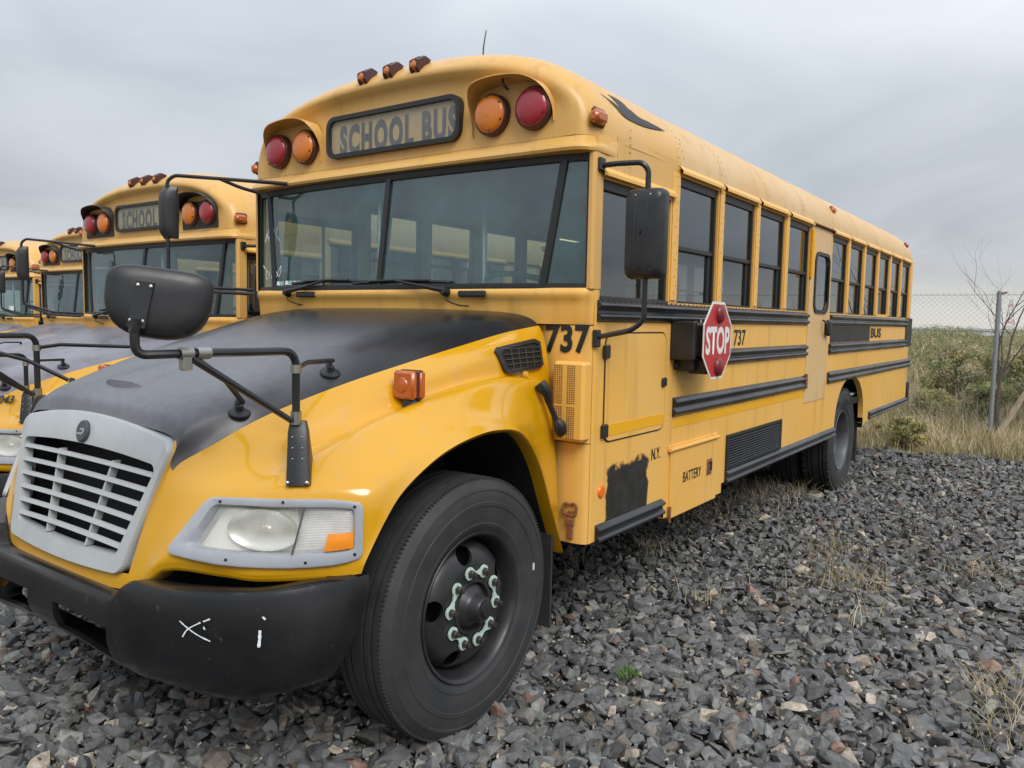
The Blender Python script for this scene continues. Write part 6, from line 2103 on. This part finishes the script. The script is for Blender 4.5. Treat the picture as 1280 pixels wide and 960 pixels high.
# ================================================================ chain-link fence
fx = 11.5
fn = empty('chain_link_fence', (fx, -2.0, 0))
tag(fn, 'tall chain-link fence with grey steel post behind the bus tail', 'fence')
def fl_(p): return (p[0] - fx, p[1] + 2.0, p[2])
for y in (-5.0, -2.0, 1.0, 4.0):
    m = MB(); m.lathe([(0, 2.205), (.022, 2.20), (.033, 2.185), (.033, -.1)], fl_((fx, y, 0)), (0, 0, 1), 14); m.build('post', 'galvanised', fn)
    m = MB(); m.tube([fl_((fx, y - .03, 2.16)), fl_((fx, y - .10, 2.175))], .014, 6); m.build('post_bracket', 'rust', fn)
ya, yb, zt_, pit = -6.2, 5.0, 2.14, .0785
m = MB()
n = int((yb - ya + zt_) / pit)
for sg in (1, -1):
    for i in range(n):
        c = ya - (zt_ if sg > 0 else 0) + i * pit
        p0 = [c, 0.03] if sg > 0 else [c + 0, zt_]
        # line y = c + t, z = t (sg>0)  or y = c + t, z = zt - t
        t0, t1 = max(0, ya - c), min(zt_, yb - c)
        if t1 - t0 < .05: continue
        f = (lambda t: t) if sg > 0 else (lambda t: zt_ - t)
        m.tube([fl_((fx + .034 + .003 * sg, c + t0, f(t0))), fl_((fx + .034 + .003 * sg, c + t1, f(t1)))], .0013, 3, caps=False)
for i in range(int((yb - ya) / pit)):
    y = ya + i * pit
    m.tube([fl_((fx + .034, y, zt_)), fl_((fx + .034, y + .012, zt_ + .045))], .0022, 3, caps=False)
o = m.build('chain_link', 'wire_grey', fn, smooth=0); o['kind'] = 'stuff'
m = MB(); m.tube([fl_((fx + .03, ya, zt_)), fl_((fx + .03, yb, zt_))], .004, 5); m.build('top_wire', 'galvanised', fn)

# ================================================================ bare tree by the post
tr = empty('bare_tree', (11.62, -2.08, 0))
tag(tr, 'leafless tree with pale broken limb at the fence post', 'tree')
rt = random.Random(9)
def branch(mb, p, d, L_, r_, depth, wob=.22):
    pts = [Vector(p)]; dv = Vector(d).normalized()
    k = 5
    for i in range(k):
        dv = (dv + Vector((rt.uniform(-wob, wob), rt.uniform(-wob, wob), rt.uniform(-.05, .16)))).normalized()
        pts.append(pts[-1] + dv * L_ / k)
    mb.tube(pts, [r_ * (1 - .62 * i / k) for i in range(k + 1)], 5, caps=False)
    if depth > 0:
        for i in range(rt.choice((2, 3, 3))):
            q = pts[rt.randint(2, k)]
            nd = (dv + Vector((rt.uniform(-.4, .4), rt.uniform(-.9, .9), rt.uniform(-.1, .7)))).normalized()
            branch(mb, q, nd, L_ * rt.uniform(.45, .75), r_ * .45, depth - 1)
m = MB()
m.tube(sm([(-.10, .02, -.05), (-.12, -.14, .26), (-.14, -.34, .68), (-.15, -.52, .90), (-.15, -.85, .95)], 4), [.055, .050, .046, .044, .043, .042, .041, .040, .038, .036, .034, .032, .03, .027, .024, .02, .016], 9)
m.build('trunk', 'bark_dead', tr)
for d, L_, r_ in (((0, .24, 1), 1.40, .017), ((0, -.16, 1), 1.55, .017), ((.1, -.48, 1), 1.6, .017), ((-.1, .04, 1), 1.2, .013)):
    m = MB(); branch(m, (0, 0, .9), d, L_, r_, 3); m.build('limb', 'twig', tr)
m = MB()
m.tube([(-.03, 0, .0), (-.02, .02, .5), (0, 0, .95)], [.04, .028, .022], 7); m.build('stem', 'twig', tr)
for d, L_ in (((0, -.75, .7), 1.0), ((.1, -1, .25), 1.1)):
    m = MB(); branch(m, (-.15, -.5, .86), d, L_, .018, 3); m.build('limb', 'twig', tr)

# ================================================================ far horizon
tw = empty('lattice_tower', (330, 17.6, 0))
tag(tw, 'distant red and white lattice tower on the horizon', 'tower')
for i in range(8):
    m = MB(); z0, z1 = i * 1.5, (i + 1) * 1.5
    w0, w1 = 1.7 * (1 - z0 / 15), 1.7 * (1 - z1 / 15)
    for sx in (-1, 1):
        for sy in (-1, 1):
            m.tube([(sx * w0, sy * w0, z0), (sx * w1, sy * w1, z1)], .16, 4)
        m.tube([(sx * w0, -w0, z0), (sx * w1, w1, z1)], .10, 3); m.tube([(sx * w0, w0, z0), (sx * w1, -w1, z1)], .10, 3)
        m.tube([(-w0, sx * w0, z0), (w1, sx * w1, z1)], .10, 3)
    m.build('tower_section', 'tower_red' if i % 2 == 0 else 'tower_white', tw, smooth=0)
for k, (x, y, w_, h, lab) in enumerate(((215, 23.5, 17, .95, 'long low white building on the horizon left of the post'), (230, 11.5, 9, .8, 'low white building on the horizon right of the post'))):
    b = empty('low_building', (x, y, 0)); tag(b, lab, 'building', 'far buildings on the horizon')
    m = MB(); m.cbox(-3, 3, -w_ / 2, w_ / 2, -.5, h); m.build('wall', 'far_white', b, smooth=0)
    m = MB(); m.prism([(-3.3, h), (0, h + .35), (3.3, h)], lambda p: (p[0], -w_ / 2 - .4, p[1]), lambda p: (p[0], w_ / 2 + .4, p[1])); m.build('roof', 'galvanised', b, smooth=0)
